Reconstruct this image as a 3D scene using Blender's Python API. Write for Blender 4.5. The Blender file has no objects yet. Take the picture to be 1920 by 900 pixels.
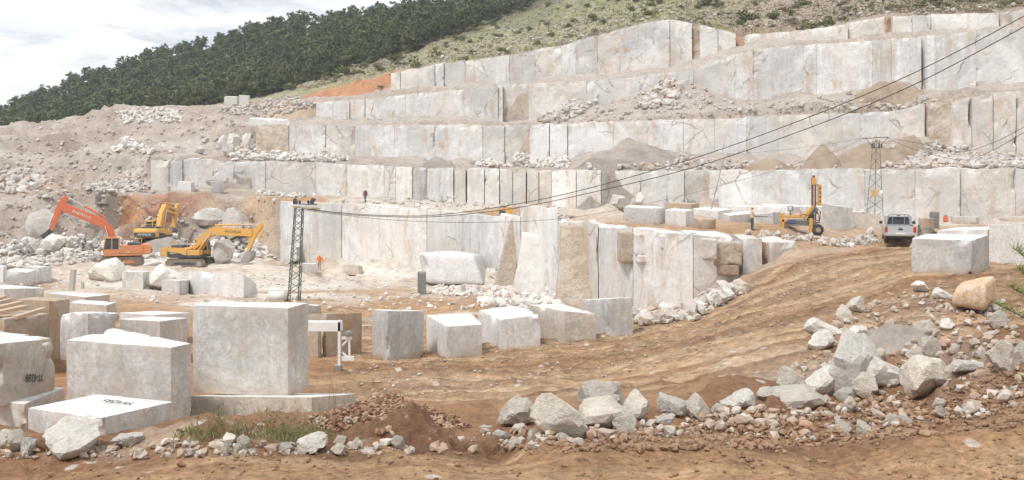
import bpy, bmesh, math, random
import numpy as np
from mathutils import Vector, Matrix
from mathutils.bvhtree import BVHTree
R = math.radians
random.seed(7); rng = np.random.default_rng(7)
S = bpy.context.scene
COL = S.collection
HAZE = .0003

# ---------------------------------------------------------------- camera, light, exposure
F = 1800.0; ZC = 3.0; HZ = 345.0        # focal length in photo pixels, eye height, row of the horizon
cam_data = bpy.data.cameras.new('camera'); cam = bpy.data.objects.new('camera', cam_data); COL.objects.link(cam)
cam.location = (0, 0, ZC); cam.rotation_euler = (R(90), 0, 0)
cam_data.sensor_width = 36; cam_data.lens = 36*F/1920; cam_data.shift_y = -(450-HZ)/1920
cam_data.clip_start = .1; cam_data.clip_end = 9000
S.camera = cam
SUN_AZ, SUN_EL = R(-135), R(60)         # azimuth from +Y towards +X: sun high, behind the camera on its left
w = bpy.data.worlds.new('World'); S.world = w; w.use_nodes = True
nt = w.node_tree; nt.nodes.clear()
N = nt.nodes.new; L = nt.links.new
out = N('ShaderNodeOutputWorld'); bg = N('ShaderNodeBackground'); sky = N('ShaderNodeTexSky')
sky.sky_type = 'NISHITA'; sky.sun_disc = False; sky.sun_elevation = SUN_EL; sky.sun_rotation = SUN_AZ
sky.altitude = 900; sky.air_density = 1.0; sky.dust_density = 2.0
tc = N('ShaderNodeTexCoord'); sep = N('ShaderNodeSeparateXYZ'); L(tc.outputs['Generated'], sep.inputs[0])
mz = N('ShaderNodeMath'); mz.operation = 'MAXIMUM'; L(sep.outputs[2], mz.inputs[0]); mz.inputs[1].default_value = .0
mz2 = N('ShaderNodeMath'); mz2.operation = 'ADD'; L(mz.outputs[0], mz2.inputs[0]); mz2.inputs[1].default_value = .16
dx = N('ShaderNodeMath'); dx.operation = 'DIVIDE'; L(sep.outputs[0], dx.inputs[0]); L(mz2.outputs[0], dx.inputs[1])
dy = N('ShaderNodeMath'); dy.operation = 'DIVIDE'; L(sep.outputs[1], dy.inputs[0]); L(mz2.outputs[0], dy.inputs[1])
cb = N('ShaderNodeCombineXYZ'); L(dx.outputs[0], cb.inputs[0]); L(dy.outputs[0], cb.inputs[1])
n1 = N('ShaderNodeTexNoise'); n1.inputs['Scale'].default_value = 1.5; n1.inputs['Detail'].default_value = 9; n1.inputs['Roughness'].default_value = .62
n1.inputs['Distortion'].default_value = .35; L(cb.outputs[0], n1.inputs['Vector'])
cr = N('ShaderNodeValToRGB'); cr.color_ramp.elements[0].position = .31; cr.color_ramp.elements[1].position = .50
cr.color_ramp.elements[0].color = (0.25,)*3+(1,); L(n1.outputs[0], cr.inputs[0])
n2 = N('ShaderNodeTexNoise'); n2.inputs['Scale'].default_value = 2.6; n2.inputs['Detail'].default_value = 6; L(cb.outputs[0], n2.inputs['Vector'])
cr2 = N('ShaderNodeValToRGB'); cr2.color_ramp.elements[0].position = .35; cr2.color_ramp.elements[1].position = .66
cr2.color_ramp.elements[0].color = (11.6, 12.0, 12.6, 1); cr2.color_ramp.elements[1].color = (14.2, 14.2, 14.1, 1); L(n2.outputs[0], cr2.inputs[0])
mx = N('ShaderNodeMixRGB'); L(cr.outputs[0], mx.inputs[0]); L(sky.outputs[0], mx.inputs[1]); L(cr2.outputs[0], mx.inputs[2])
L(mx.outputs[0], bg.inputs[0]); bg.inputs[1].default_value = .086; L(bg.outputs[0], out.inputs[0])
sd = bpy.data.lights.new('sun', 'SUN'); sd.energy = 3.0; sd.angle = R(9); sd.color = (1, .965, .92)
so = bpy.data.objects.new('sun', sd); COL.objects.link(so)
dirv = Vector((math.sin(SUN_AZ)*math.cos(SUN_EL), math.cos(SUN_AZ)*math.cos(SUN_EL), math.sin(SUN_EL)))
so.rotation_euler = dirv.to_track_quat('Z', 'Y').to_euler(); so.location = (-30, -30, 60)
S.view_settings.view_transform = 'Standard'; S.view_settings.look = 'None'; S.view_settings.exposure = .02; S.view_settings.gamma = 1

# ---------------------------------------------------------------- numpy noise
def vnoise(p, seed=0):
    p = np.asarray(p, float) + seed*17.31
    i = np.floor(p).astype(np.int64); f = p - i; f = f*f*(3-2*f)
    def h(ix, iy, iz):
        n = (ix*374761393 + iy*668265263 + iz*2147483647 + seed*1013) & 0xffffffff
        n = ((n ^ (n >> 13))*1274126177) & 0xffffffff
        return ((n ^ (n >> 16)) & 0xffff)/32767.5 - 1
    r = 0
    for a in (0, 1):
        for b in (0, 1):
            for c in (0, 1):
                wgt = (f[..., 0] if a else 1-f[..., 0])*(f[..., 1] if b else 1-f[..., 1])*(f[..., 2] if c else 1-f[..., 2])
                r = r + wgt*h(i[..., 0]+a, i[..., 1]+b, i[..., 2]+c)
    return r
def fbm(p, L=1.0, octs=3, seed=0):
    p = np.asarray(p, float)/L; s = 0; a = 1
    for k in range(octs):
        s = s + a*vnoise(p*2**k, seed+k*7); a *= .5
    return s/1.6

# ---------------------------------------------------------------- object helpers
def link(o, parent=None):
    COL.objects.link(o)
    if parent is not None: o.parent = parent
    return o
def tag(o, label=None, cat=None, group=None, kind=None):
    if label: o['label'] = label
    if cat: o['category'] = cat
    if group: o['group'] = group
    if kind: o['kind'] = kind
    return o
def thing(name, label, cat, loc=(0, 0, 0), rz=0, group=None):
    o = bpy.data.objects.new(name, None); o.empty_display_size = .2
    o.location = loc; o.rotation_euler = (0, 0, rz); link(o); return tag(o, label, cat, group)
def mesh_np(name, V, Fq, mats=(), parent=None, smooth=False, loc=None, rot=None, mi=None):
    """V (n,3), Fq (m,k) constant size polygons"""
    me = bpy.data.meshes.new(name); V = np.asarray(V, np.float32); Fq = np.asarray(Fq, np.int32)
    m, k = Fq.shape
    me.vertices.add(len(V)); me.vertices.foreach_set('co', V.ravel())
    me.loops.add(m*k); me.loops.foreach_set('vertex_index', Fq.ravel())
    me.polygons.add(m); me.polygons.foreach_set('loop_start', np.arange(0, m*k, k, dtype=np.int32))
    me.polygons.foreach_set('use_smooth', np.full(m, smooth))
    if mi is not None: me.polygons.foreach_set('material_index', np.asarray(mi, np.int32))
    me.update(calc_edges=True)
    for x in (mats if isinstance(mats, (list, tuple)) else [mats]): me.materials.append(x)
    o = bpy.data.objects.new(name, me)
    if loc is not None: o.location = loc
    if rot is not None: o.rotation_euler = rot
    return link(o, parent)
class MB:
    """collects shapes for ONE mesh"""
    def __init__(s): s.v = []; s.f = []
    def add(s, v, f):
        b = len(s.v); s.v += [tuple(x) for x in v]; s.f += [tuple(b+i for i in q) for q in f]; return s
    def box(s, x0, x1, y0, y1, z0, z1, tx=0, ty=0):
        """tx, ty: how far the top is drawn in"""
        v = [(x0, y0, z0), (x1, y0, z0), (x1, y1, z0), (x0, y1, z0), (x0+tx, y0+ty, z1), (x1-tx, y0+ty, z1), (x1-tx, y1-ty, z1), (x0+tx, y1-ty, z1)]
        return s.add(v, [(0, 3, 2, 1), (4, 5, 6, 7), (0, 1, 5, 4), (1, 2, 6, 5), (2, 3, 7, 6), (3, 0, 4, 7)])
    def prism(s, pts, y0, y1, y0b=None, y1b=None):
        """polygon in the XZ plane drawn out along Y"""
        n = len(pts); v = [(x, y0, z) for x, z in pts]+[(x, y1, z) for x, z in pts]
        return s.add(v, [tuple(range(n)), tuple(range(2*n-1, n-1, -1))]+[(i, i+n, (i+1) % n+n, (i+1) % n) for i in range(n)])
    def tube(s, a, b, r, r2=None, n=8):
        a = Vector(a); b = Vector(b); r2 = r if r2 is None else r2
        q = (b-a).to_track_quat('Z', 'Y'); v = []
        for c, rr in ((a, r), (b, r2)):
            for i in range(n):
                t = 2*math.pi*i/n; v.append(c + q @ Vector((rr*math.cos(t), rr*math.sin(t), 0)))
        return s.add(v, [tuple(range(n-1, -1, -1)), tuple(range(n, 2*n))]+[(i, (i+1) % n, (i+1) % n+n, i+n) for i in range(n)])
    def bar(s, a, b, wd, hd=None):
        """square bar from a to b"""
        a = Vector(a); b = Vector(b); hd = hd or wd
        q = (b-a).to_track_quat('Z', 'Y'); v = []
        for c in (a, b):
            for i, j in ((-1, -1), (1, -1), (1, 1), (-1, 1)): v.append(c + q @ Vector((i*wd/2, j*hd/2, 0)))
        return s.add(v, [(3, 2, 1, 0), (4, 5, 6, 7)]+[(i, (i+1) % 4, (i+1) % 4+4, i+4) for i in range(4)])
    def path(s, pts, r, n=6):
        for a, b in zip(pts, pts[1:]): s.tube(a, b, r, n=n)
        return s
    def build(s, name, mat, parent=None, bevel=0, smooth=False, loc=None, rot=None, label=None):
        me = bpy.data.meshes.new(name); me.from_pydata([tuple(x) for x in s.v], [], s.f)
        bm = bmesh.new(); bm.from_mesh(me); bmesh.ops.recalc_face_normals(bm, faces=bm.faces)
        if bevel: bmesh.ops.bevel(bm, geom=[e for e in bm.edges if len(e.link_faces) == 2 and e.calc_face_angle(0) > .5], offset=bevel, segments=2, affect='EDGES', clamp_overlap=True)
        bm.to_mesh(me); bm.free()
        if smooth:
            for p in me.polygons: p.use_smooth = True
        me.materials.append(mat); o = bpy.data.objects.new(name, me)
        if loc is not None: o.location = loc
        if rot is not None: o.rotation_euler = rot
        if label: o['label'] = label
        return link(o, parent)

# ---------------------------------------------------------------- materials
class NT:
    def __init__(s, name, rough=.85):
        s.m = bpy.data.materials.new(name); s.m.use_nodes = True; s.t = s.m.node_tree
        s.b = s.t.nodes['Principled BSDF']; s.b.inputs['Roughness'].default_value = rough
        s.b.inputs['Specular IOR Level'].default_value = .25
    def n(s, kind, **kw):
        x = s.t.nodes.new('ShaderNode'+kind)
        for k, v in kw.items():
            if k in x.inputs: x.inputs[k].default_value = v
            else: setattr(x, k, v)
        return x
    def l(s, a, b): s.t.links.new(a, b)
    def coord(s, scale=(1, 1, 1), kind='Object', rand=True, src=None):
        mp = s.n('Mapping'); mp.inputs['Scale'].default_value = scale
        if src is None:
            c = s.n('TexCoord'); src = c.outputs[kind]
        if rand:
            oi = s.n('ObjectInfo'); v = s.n('VectorMath', operation='SCALE'); cbx = s.n('CombineXYZ')
            for i in range(3): s.l(oi.outputs['Random'], cbx.inputs[i])
            s.l(cbx.outputs[0], v.inputs[0]); v.inputs['Scale'].default_value = 61.0
            s.l(v.outputs[0], mp.inputs['Location'])
        s.l(src, mp.inputs['Vector']); return mp.outputs[0]
    def noise(s, vec, scale, detail=5, rough=.6, dist=0):
        x = s.n('TexNoise', Scale=scale, Detail=detail, Roughness=rough, Distortion=dist); s.l(vec, x.inputs['Vector']); return x.outputs[0]
    def ramp(s, fac, stops):
        r = s.n('ValToRGB'); e = r.color_ramp.elements
        while len(e) < len(stops): e.new(.5)
        for el, (p, c) in zip(e, stops):
            el.position = p; el.color = (c if hasattr(c, '__len__') else (c, c, c))[:3]+(1,) if hasattr(c, '__len__') else (c, c, c, 1)
        s.l(fac, r.inputs[0]); return r.outputs[0]
    def mix(s, fac, a, b, mode='MIX'):
        x = s.n('MixRGB', blend_type=mode)
        for k, v in ((0, fac), (1, a), (2, b)):
            if hasattr(v, 'is_output'): s.l(v, x.inputs[k])
            elif hasattr(v, '__len__'): x.inputs[k].default_value = tuple(v)[:3]+(1,)
            else: x.inputs[k].default_value = v if k == 0 else (v, v, v, 1)
        return x.outputs[0]
    def math(s, op, a, b=None):
        x = s.n('Math', operation=op)
        for k, v in ((0, a), (1, b)):
            if v is None: continue
            if hasattr(v, 'is_output'): s.l(v, x.inputs[k])
            else: x.inputs[k].default_value = v
        return x.outputs[0]
    def bump(s, h, strength=.5, dist=.1):
        x = s.n('Bump', Strength=strength, Distance=dist); s.l(h, x.inputs['Height']); s.l(x.outputs[0], s.b.inputs['Normal'])
    def color(s, c): s.l(c, s.b.inputs['Base Color'])

def mat_marble(name, white=(.63, .62, .61), grey=(.43, .44, .46), tan=(.50, .38, .28), tan_amt=.5, streak=.5, vein=.5, rust=None, size=1.0, bumpd=.03, lo=.42):
    m = NT(name); c = m.coord(); cw = m.coord((1, 1, 1), rand=False, src=m.n('NewGeometry').outputs['Position']) if size > 1.5 else c
    big = m.noise(cw, .45/size, 7, .66, 1.2)
    col = m.mix(m.ramp(big, [(.36, 0.), (.62, 1.)]), grey, white)
    spk = m.noise(c, 5/size, 6, .75); col = m.mix(m.ramp(spk, [(.35, .55), (.55, 0.)]), col, [x*.72 for x in grey])
    pit_ = m.noise(c, 22/size, 3, .8); col = m.mix(m.ramp(pit_, [(.28, .55), (.40, 0.)]), col, (.22, .19, .16))
    sm = m.noise(c, 1.9/size, 8, .75, 1.4); col = m.mix(m.ramp(sm, [(.50, 0.), (.60, .42)]), col, [x*1.14 for x in white])
    # cloudy tan stains
    t = m.noise(cw, .8/size, 7, .68, .8); col = m.mix(m.ramp(t, [(lo+.16-.12*tan_amt, 0.), (.80, tan_amt)]), col, tan)
    # vertical runs from the saw wire and the rain
    cs = m.coord((2.2/size, 2.2/size, .10/size), rand=size < 1.5, src=m.n('NewGeometry').outputs['Position'] if size > 1.5 else None); v1 = m.noise(cs, 1.6, 5, .7)
    vmask = m.ramp(m.noise(cw, .3/size, 4, .6), [(.42, .15), (.58, 1.)])
    col = m.mix(m.math('MULTIPLY', vmask, m.ramp(v1, [(.38, streak), (.60, 0.)])), col, [x*.80 for x in grey])
    cs2 = m.coord((.8/size, .8/size, .13/size), rand=size < 1.5, src=m.n('NewGeometry').outputs['Position'] if size > 1.5 else None); v2 = m.noise(cs2, 1.3, 4, .6, .3)
    col = m.mix(m.ramp(v2, [(.56, 0.), (.72, streak*.8)]), col, [x*.92 for x in tan])
    if size > 1.5:      # broad beds of the hill run through all panels
        bd = m.noise(cw, .055, 5, .6, 1.2); col = m.mix(m.ramp(bd, [(.46, 0.), (.60, .6)]), col, (.70, .64, .58)); bd2 = m.noise(cw, .11, 6, .62, .8); col = m.mix(m.ramp(bd2, [(.40, .75), (.50, 0.)]), col, (.53, .515, .495)); col = m.mix(m.ramp(bd2, [(.54, .0), (.64, .6)]), col, (.82, .82, .81))
        dr = m.coord((.9, .9, .35), rand=False, src=m.n('NewGeometry').outputs['Position']); dn = m.noise(dr, .55, 7, .72, 1.2); col = m.mix(m.ramp(dn, [(.54, 0.), (.66, .75)]), col, (.52, .385, .27))
        wp = m.noise(cw, 2.6/size, 8, .7, 3.2); col = m.mix(m.ramp(wp, [(.47, 0.), (.50, .34), (.53, 0.)]), col, (.40, .36, .32))
    else:
        wp = m.noise(c, .8/size, 7, .68, 2.6); col = m.mix(m.ramp(wp, [(.46, 0.), (.50, .40), (.54, 0.)]), col, (.44, .38, .32))
        gp = m.n('TexCoord'); spz = m.n('SeparateXYZ'); m.l(gp.outputs['Object'], spz.inputs[0])
        mud_ = m.ramp(m.math('ADD', spz.outputs[2], m.math('MULTIPLY', m.noise(c, 1.0/size, 5, .7), 1.1)), [(.62, .6), (.98, 0.)]); col = m.mix(mud_, col, (.47, .35, .25))
    # dark veins and hairline cracks
    wv = m.n('TexNoise', Scale=1.5/size, Detail=3); m.l(c, wv.inputs['Vector'])
    addv = m.n('VectorMath', operation='ADD'); m.l(c, addv.inputs[0]); m.l(wv.outputs['Color'], addv.inputs[1])
    vo = m.n('TexVoronoi', feature='DISTANCE_TO_EDGE', Scale=.42/size); m.l(addv.outputs[0], vo.inputs['Vector'])
    vm = m.noise(c, .5/size, 2)
    vv = m.math('MULTIPLY', m.ramp(vo.outputs['Distance'], [(.0, 1.), (.018, 0.)]), m.ramp(vm, [(.50, 0.), (.62, vein)]))
    col = m.mix(vv, col, (.20, .15, .12))
    if rust:
        rn = m.noise(c, .55/size, 6, .65, 1.0); col = m.mix(m.ramp(rn, [(.45, 0.), (.60, .85)]), col, rust)
    oi = m.n('ObjectInfo'); col = m.mix(1.0, col, m.ramp(oi.outputs['Random'], [(0., .93), (1., 1.05)]), 'MULTIPLY')
    m.color(col)
    m.bump(m.math('ADD', m.noise(c, 3.2/size, 8, .72), m.math('MULTIPLY', v1, .6)), .55, bumpd*3)
    return m.m
M = {}
M['wall'] = mat_marble('marble_wall', white=(.78,.775,.765), grey=(.62,.62,.625), tan_amt=.35, streak=.85, size=2.2, bumpd=.06, vein=.8)
M['wallg'] = mat_marble('marble_wall_grey', (.69, .68, .67), (.55, .55, .55), tan_amt=.4, streak=.9, size=2.2, bumpd=.06, vein=.9)
M['wallw'] = mat_marble('marble_wall_white', (.82, .80, .77), (.66, .655, .65), tan_amt=.25, streak=.6, size=2.2, bumpd=.05, vein=.6)
M['wallt'] = mat_marble('marble_wall_tan', (.72, .68, .62), (.58, .56, .53), tan=(.54, .42, .31), tan_amt=.6, streak=.45, size=2.2, bumpd=.08, vein=.8)
M['wallr'] = mat_marble('marble_wall_rust', (.55, .44, .33), (.40, .35, .31), tan=(.42, .23, .11), tan_amt=.9, streak=.6, rust=(.42, .21, .09), size=2.0, bumpd=.12)
M['block'] = mat_marble('marble_block', (.72, .705, .68), (.47, .465, .45), (.56, .42, .30), tan_amt=.9, streak=.45, size=.62, bumpd=.012, vein=.35)
M['blockw'] = mat_marble('marble_block_white', (.78, .77, .76), (.62, .61, .61), (.58, .50, .41), tan_amt=.35, streak=.25, size=.6, bumpd=.012, vein=.3)
M['blockt'] = mat_marble('marble_block_tan', (.68, .63, .55), (.47, .44, .39), (.47, .34, .23), tan_amt=.85, streak=.35, size=.45, bumpd=.015)
M['blockr'] = mat_marble('marble_block_rusty', (.54, .46, .37), (.42, .37, .31), (.42, .28, .17), tan_amt=.9, streak=.4, size=.5, bumpd=.02, rust=(.42, .27, .16))
M['blockg'] = mat_marble('marble_block_grey', (.66, .655, .645), (.42, .42, .415), (.50, .41, .32), tan_amt=.6, streak=.5, size=.65, bumpd=.015)
def mat_rock(name, a, b, c3, size=.5):
    m = NT(name, .95); c = m.coord()
    col = m.mix(m.ramp(m.noise(c, 1.1/size, 6, .65, .4), [(.35, 0.), (.62, 1.)]), a, b)
    col = m.mix(m.ramp(m.noise(c, 1.7/size, 6, .7, .6), [(.52, 0.), (.72, .8)]), col, c3)
    oi = m.n('ObjectInfo'); col = m.mix(1.0, col, m.ramp(oi.outputs['Random'], [(0., .84), (1., 1.12)]), 'MULTIPLY')
    pq = m.noise(c, 14/size, 5, .8); col = m.mix(1.0, col, m.ramp(pq, [(.3, .72), (.5, 1.), (.7, 1.15)]), 'MULTIPLY')
    gp = m.n('TexCoord'); spz = m.n('SeparateXYZ'); m.l(gp.outputs['Object'], spz.inputs[0])
    mud_ = m.ramp(m.math('ADD', spz.outputs[2], m.math('MULTIPLY', m.noise(c, 1.5/size, 5, .7), .9)), [(.55, .75), (.80, 0.)])
    col = m.mix(mud_, col, (.40, .28, .18))
    m.color(col); m.bump(m.math('ADD', m.noise(c, 4/size, 8, .75), m.noise(c, 1.3/size, 4, .6)), .9, size*.16); return m.m
M['rock'] = mat_rock('broken_marble', (.68, .645, .58), (.86, .83, .77), (.52, .40, .29))
M['rockt'] = mat_rock('stained_marble_rock', (.64, .57, .48), (.80, .75, .66), (.54, .38, .24))
M['rockg'] = mat_rock('grey_rock', (.60, .55, .48), (.76, .71, .63), (.52, .39, .28))
M['rocko'] = mat_rock('orange_veined_rock', (.72, .64, .54), (.60, .38, .20), (.45, .20, .08), .22)
M['rockr'] = mat_rock('red_soil_clod', (.24, .12, .07), (.36, .20, .12), (.44, .32, .24))
M['rockf'] = mat_rock('far_broken_marble', (.50, .47, .44), (.70, .67, .63), (.48, .38, .30), 1.4)
M['walln'] = mat_rock('natural_brown_rock', (.50, .40, .30), (.64, .57, .49), (.40, .26, .155), 2.2)
M['sawn'] = mat_marble('pale_block_top', (.78, .775, .76), (.60, .60, .595), (.62, .53, .43), tan_amt=.5, streak=.1, size=.8, bumpd=.004, vein=.2)
def plain(name, c, rough=.5, metal=0, dirt=.35, dirt_c=(.42, .34, .26), sc=3):
    m = NT(name, rough); m.b.inputs['Metallic'].default_value = metal
    k = m.coord(); n_ = m.noise(k, sc, 6, .7)
    m.color(m.mix(m.ramp(n_, [(.42, 0.), (.75, dirt)]), c, dirt_c)); return m.m
# ---------------------------------------------------------------- the lie of the land
# each row runs across the quarry: (bearing in photo pixels, elevation in photo pixels, metres ahead); 3-D point = P(px, py, d)
def P(px, py, d): return Vector(((px-960)/F*d, d, ZC+(HZ-py)/F*d))
rows = [  # name, points, cells to the next row, relief
 ('A0', [(0, 1250, 4.2), (1920, 1230, 4.6)], 16, .12),
 ('A1', [(0, 905, 9.5), (1920, 900, 9.7)], 44, .32),
 ('A2', [(0, 880, 10.8), (400, 876, 10.8), (600, 862, 10.9), (1000, 835, 11.4), (1300, 815, 12), (1500, 787, 12.5), (1700, 738, 12.8), (1920, 678, 13.2)], 26, 1.0),
 ('A3', [(0, 856, 13.2), (190, 860, 13.1), (350, 838, 14.4), (660, 815, 15.2), (900, 800, 15), (1000, 805, 14.2), (1300, 780, 15), (1500, 738, 16), (1700, 715, 16.5), (1920, 662, 17)], 16, .8),
 ('B1', [(0, 806, 17), (350, 797, 17.2), (660, 778, 18.7), (900, 768, 19), (1000, 760, 19), (1300, 728, 20), (1500, 680, 21), (1700, 640, 22), (1920, 615, 23)], 40, .22),
 ('B2', [(0, 690, 25.5), (600, 690, 25.5), (700, 690, 26), (900, 680, 27), (1100, 668, 27.7), (1300, 635, 29.5), (1450, 596, 31.5), (1600, 556, 34), (1710, 528, 37), (1920, 510, 40)], 28, .16),
 ('B3', [(0, 640, 31.8), (900, 640, 31.8), (1187, 622, 33), (1300, 590, 35), (1400, 545, 38.5), (1500, 503, 44), (1600, 482, 49), (1710, 467, 54), (1920, 468, 53)], 24, .16),
 ('C', [(0, 585, 48), (600, 575, 50), (900, 578, 49), (1040, 596, 44), (1187, 604, 46), (1300, 585, 43), (1380, 541, 46), (1480, 490, 50), (1600, 472, 52.5), (1710, 461, 57), (1920, 460, 57)], 12, .35),
 ('D', [(0, 535, 80), (525, 535, 80), (800, 540, 78), (940, 545, 80), (1040, 568, 66), (1187, 599, 55), (1300, 582, 50), (1380, 538, 51), (1480, 484, 52), (1600, 469, 54.5), (1710, 457, 59), (1920, 455, 60)], 12, .4),
 ('E', [(-500, 480, 100), (0, 482, 108), (120, 472, 118), (330, 472, 130), (480, 483, 128), (525, 490, 128), (640, 503, 118), (800, 515, 105), (940, 535, 88), (1040, 560, 72), (1187, 594, 58), (1300, 579, 53), (1380, 535, 54), (1480, 478, 54.5), (1530, 468, 56), (1600, 466, 56.5), (1920, 452, 63)], 24, 1.3),
 ('F', [(-500, 425, 120), (0, 400, 133), (180, 374, 140), (300, 367, 145), (480, 374, 139), (525, 377, 129.5), (640, 381, 119.5), (800, 393, 106.5), (940, 405, 89.5), (1040, 415, 73.5), (1187, 430, 59.5), (1300, 440, 54.5), (1380, 449, 55.5), (1480, 455, 56), (1530, 458, 58.5), (1600, 455, 61), (1920, 445, 68)], 14, .4),
 ('G', [(-500, 350, 160), (0, 330, 170), (180, 345, 162), (285, 364, 158), (430, 368, 155), (640, 373, 150), (800, 380, 142), (1000, 388, 133), (1130, 394, 126), (1330, 401, 118), (1500, 407, 112), (1700, 408, 108), (1920, 410, 105), (2420, 412, 98)], 20, 1.),
 ('H', [(-500, 320, 175), (0, 305, 185), (180, 300, 177), (270, 302, 169), (300, 297, 161), (430, 300, 156.5), (640, 308, 151.5), (800, 314, 143.5), (1000, 319, 134.5), (1150, 322, 126.5), (1330, 320, 119.5), (1500, 320, 113.5), (1700, 318, 109.5), (1920, 317, 106.5), (2420, 312, 99)], 10, .8),
 ('I', [(-500, 290, 195), (0, 275, 205), (180, 270, 195), (300, 285, 182), (430, 291, 176), (540, 292, 172), (640, 296, 168), (800, 304, 160), (1000, 306, 155), (1090, 296, 151), (1190, 276, 148), (1300, 296, 144), (1440, 303, 138), (1520, 300, 135), (1575, 288, 133), (1640, 280, 131), (1735, 260, 128), (1790, 290, 125.5), (1920, 296, 122.5), (2420, 290, 114)], 20, 1.),
 ('J', [(-500, 330, 225), (-100, 280, 228), (0, 252, 230), (140, 218, 227), (230, 212, 224), (300, 211, 216), (400, 226, 192), (480, 237, 174), (640, 235, 169.5), (800, 234, 161.5), (990, 234, 156.5), (1150, 228, 149.5), (1330, 224, 143.5), (1500, 214, 136.5), (1690, 208, 129.5), (1740, 192, 127), (1920, 170, 123.5), (2420, 120, 115)], 10, .9),
 ('K', [(-500, 330, 235), (-100, 280, 238), (0, 252, 240), (140, 216, 237), (230, 211, 233), (300, 208, 223), (400, 222, 200), (480, 232, 190), (590, 231, 187), (740, 231, 181), (940, 229, 175), (1060, 215, 171), (1150, 182, 168.5), (1250, 152, 166), (1320, 160, 164), (1380, 185, 161), (1440, 192, 158), (1530, 178, 155), (1600, 172, 152), (1700, 160, 148), (1760, 185, 143.5), (1920, 166, 138.5), (2420, 120, 128)], 20, 1.),
 ('L', [(-500, 335, 240), (-100, 280, 245), (0, 254, 246), (140, 217, 242), (230, 212, 237), (300, 208, 227), (400, 206, 212), (480, 204, 200), (590, 192, 188), (740, 180, 182), (935, 160, 176), (1140, 150, 170), (1300, 130, 167), (1380, 99, 164), (1440, 89, 159.5), (1600, 78, 153.5), (1700, 72, 149.5), (1850, 54, 143), (1920, 52, 140), (2420, 10, 129)], 6, .8),
 ('M', [(-500, 335, 250), (-100, 280, 255), (0, 256, 255), (140, 220, 250), (230, 214, 245), (300, 207, 234), (400, 201, 222), (500, 196, 215), (590, 190, 208), (735, 177, 200), (1000, 155, 190), (1140, 149, 186), (1300, 122, 182), (1380, 98, 180), (1440, 86, 174), (1660, 72, 166), (1900, 52, 156), (2420, 0, 145)], 14, .9),
 ('N', [(-500, 340, 270), (0, 262, 268), (140, 226, 262), (300, 205, 242), (400, 200, 236), (500, 190, 224), (590, 174, 213), (650, 156, 209), (735, 137, 204), (800, 122, 200), (940, 106, 194), (1050, 86, 190), (1160, 54, 188), (1250, 34, 185), (1330, 50, 184), (1390, 66, 182), (1440, 62, 176), (1560, 50, 172), (1660, 30, 168), (1870, 24, 159), (1920, 16, 157), (2420, -40, 146)], 16, .7),
 ('O', [(-500, 400, 320), (0, 268, 300), (200, 225, 290), (400, 196, 280), (500, 176, 262), (590, 156, 250), (735, 122, 237), (800, 104, 230), (940, 76, 224), (1050, 56, 220), (1160, 26, 214), (1250, 8, 212), (1330, 8, 210), (1440, 4, 204), (1660, -20, 196), (1920, -50, 187), (2420, -110, 175)], 22, 1.),
 ('Q', [(-500, 370, 430), (0, 226, 400), (120, 176, 390), (240, 126, 380), (380, 96, 370), (480, 64, 360), (600, 50, 350), (700, 38, 340), (800, 31, 330), (880, 18, 322), (940, 8, 315), (1000, -10, 300), (1200, -80, 290), (1500, -120, 280), (1920, -170, 270), (2420, -230, 260)], 8, 1.),
 ('T', [(-500, 400, 520), (0, 262, 480), (480, 110, 440), (940, 60, 395), (1500, -40, 360), (2420, -120, 340)], 1, 1.),
]
def rowval(pts, px):
    x = np.array([p[0] for p in pts]); inv = 1/np.array([p[2] for p in pts])
    return np.interp(px, x, [p[1] for p in pts]), 1/np.interp(px, x, inv)
ROW = {r[0]: r for r in rows}
PX = np.concatenate([np.arange(-500, -30, 30), np.arange(-30, 1950, 3.6), np.arange(1960, 2430, 30)])
gy, gd, gv, gr, idx = [], [], [], [], []
for k, (nm, pts, cells, rel) in enumerate(rows):
    y0, d0 = rowval(pts, PX)
    if k == len(rows)-1: gy.append(y0); gd.append(d0); gv.append(k*1.0); gr.append(rel); idx.append(len(gy)-1); break
    y1, d1 = rowval(rows[k+1][1], PX); idx.append(len(gy)); rel1 = rows[k+1][3]
    for j in range(cells):
        t = j/cells; inv = (1-t)/d0+t/d1; gd.append(1/inv); gy.append((1-t)*y0+t*y1); gv.append(k+t)
        gr.append(rel*(1-t)+rel1*t if k not in (9, 11, 13, 15) else rel)
GY = np.array(gy); GD = np.array(gd); GX = np.broadcast_to(PX, GY.shape); GV = np.array(gv)[:, None]+0*GY; GR = np.array(gr)[:, None]+0*GY
W = np.stack([(GX-960)/F*GD, GD, ZC+(HZ-GY)/F*GD], -1)
# normals, then relief of several sizes, each only as large as the distance deserves
du = np.gradient(W, axis=1); dv = np.gradient(W, axis=0); NN = np.cross(du, dv); NN /= np.linalg.norm(NN, axis=-1, keepdims=True)+1e-9
disp = np.zeros(GY.shape)
for q, (Ls, a) in enumerate([(.11, .24), (.35, .18), (.9, .15), (2.4, .13), (6, .15), (15, .13)]):
    win = np.clip((Ls*F/GD-6)/12, 0, 1)*np.clip(1.6-Ls*F/GD/900, 0, 1)
    nz = fbm(W, Ls, 2, q*3+1)
    if q in (0, 2, 3, 4): nz = 1-2.2*np.abs(nz)-.4        # ridged
    disp += win*a*Ls*nz
left_ = np.where(GV > 10.2, np.clip((270-GX)/40, 0, 1), np.clip((505-GX)/40, 0, 1)); disp *= 1+left_*np.interp(GV, [8.8, 9.2, 9.7, 9.95, 10.9, 12, 14.5, 15], [0, 1.7, 1.3, 0, 0, .9, .8, 0])
disp *= GR*(1-.85*((GX > 480)*np.isin(np.floor(GV), (9, 11, 13, 15, 17))*((GV-np.floor(GV)) > .02)))
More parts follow.
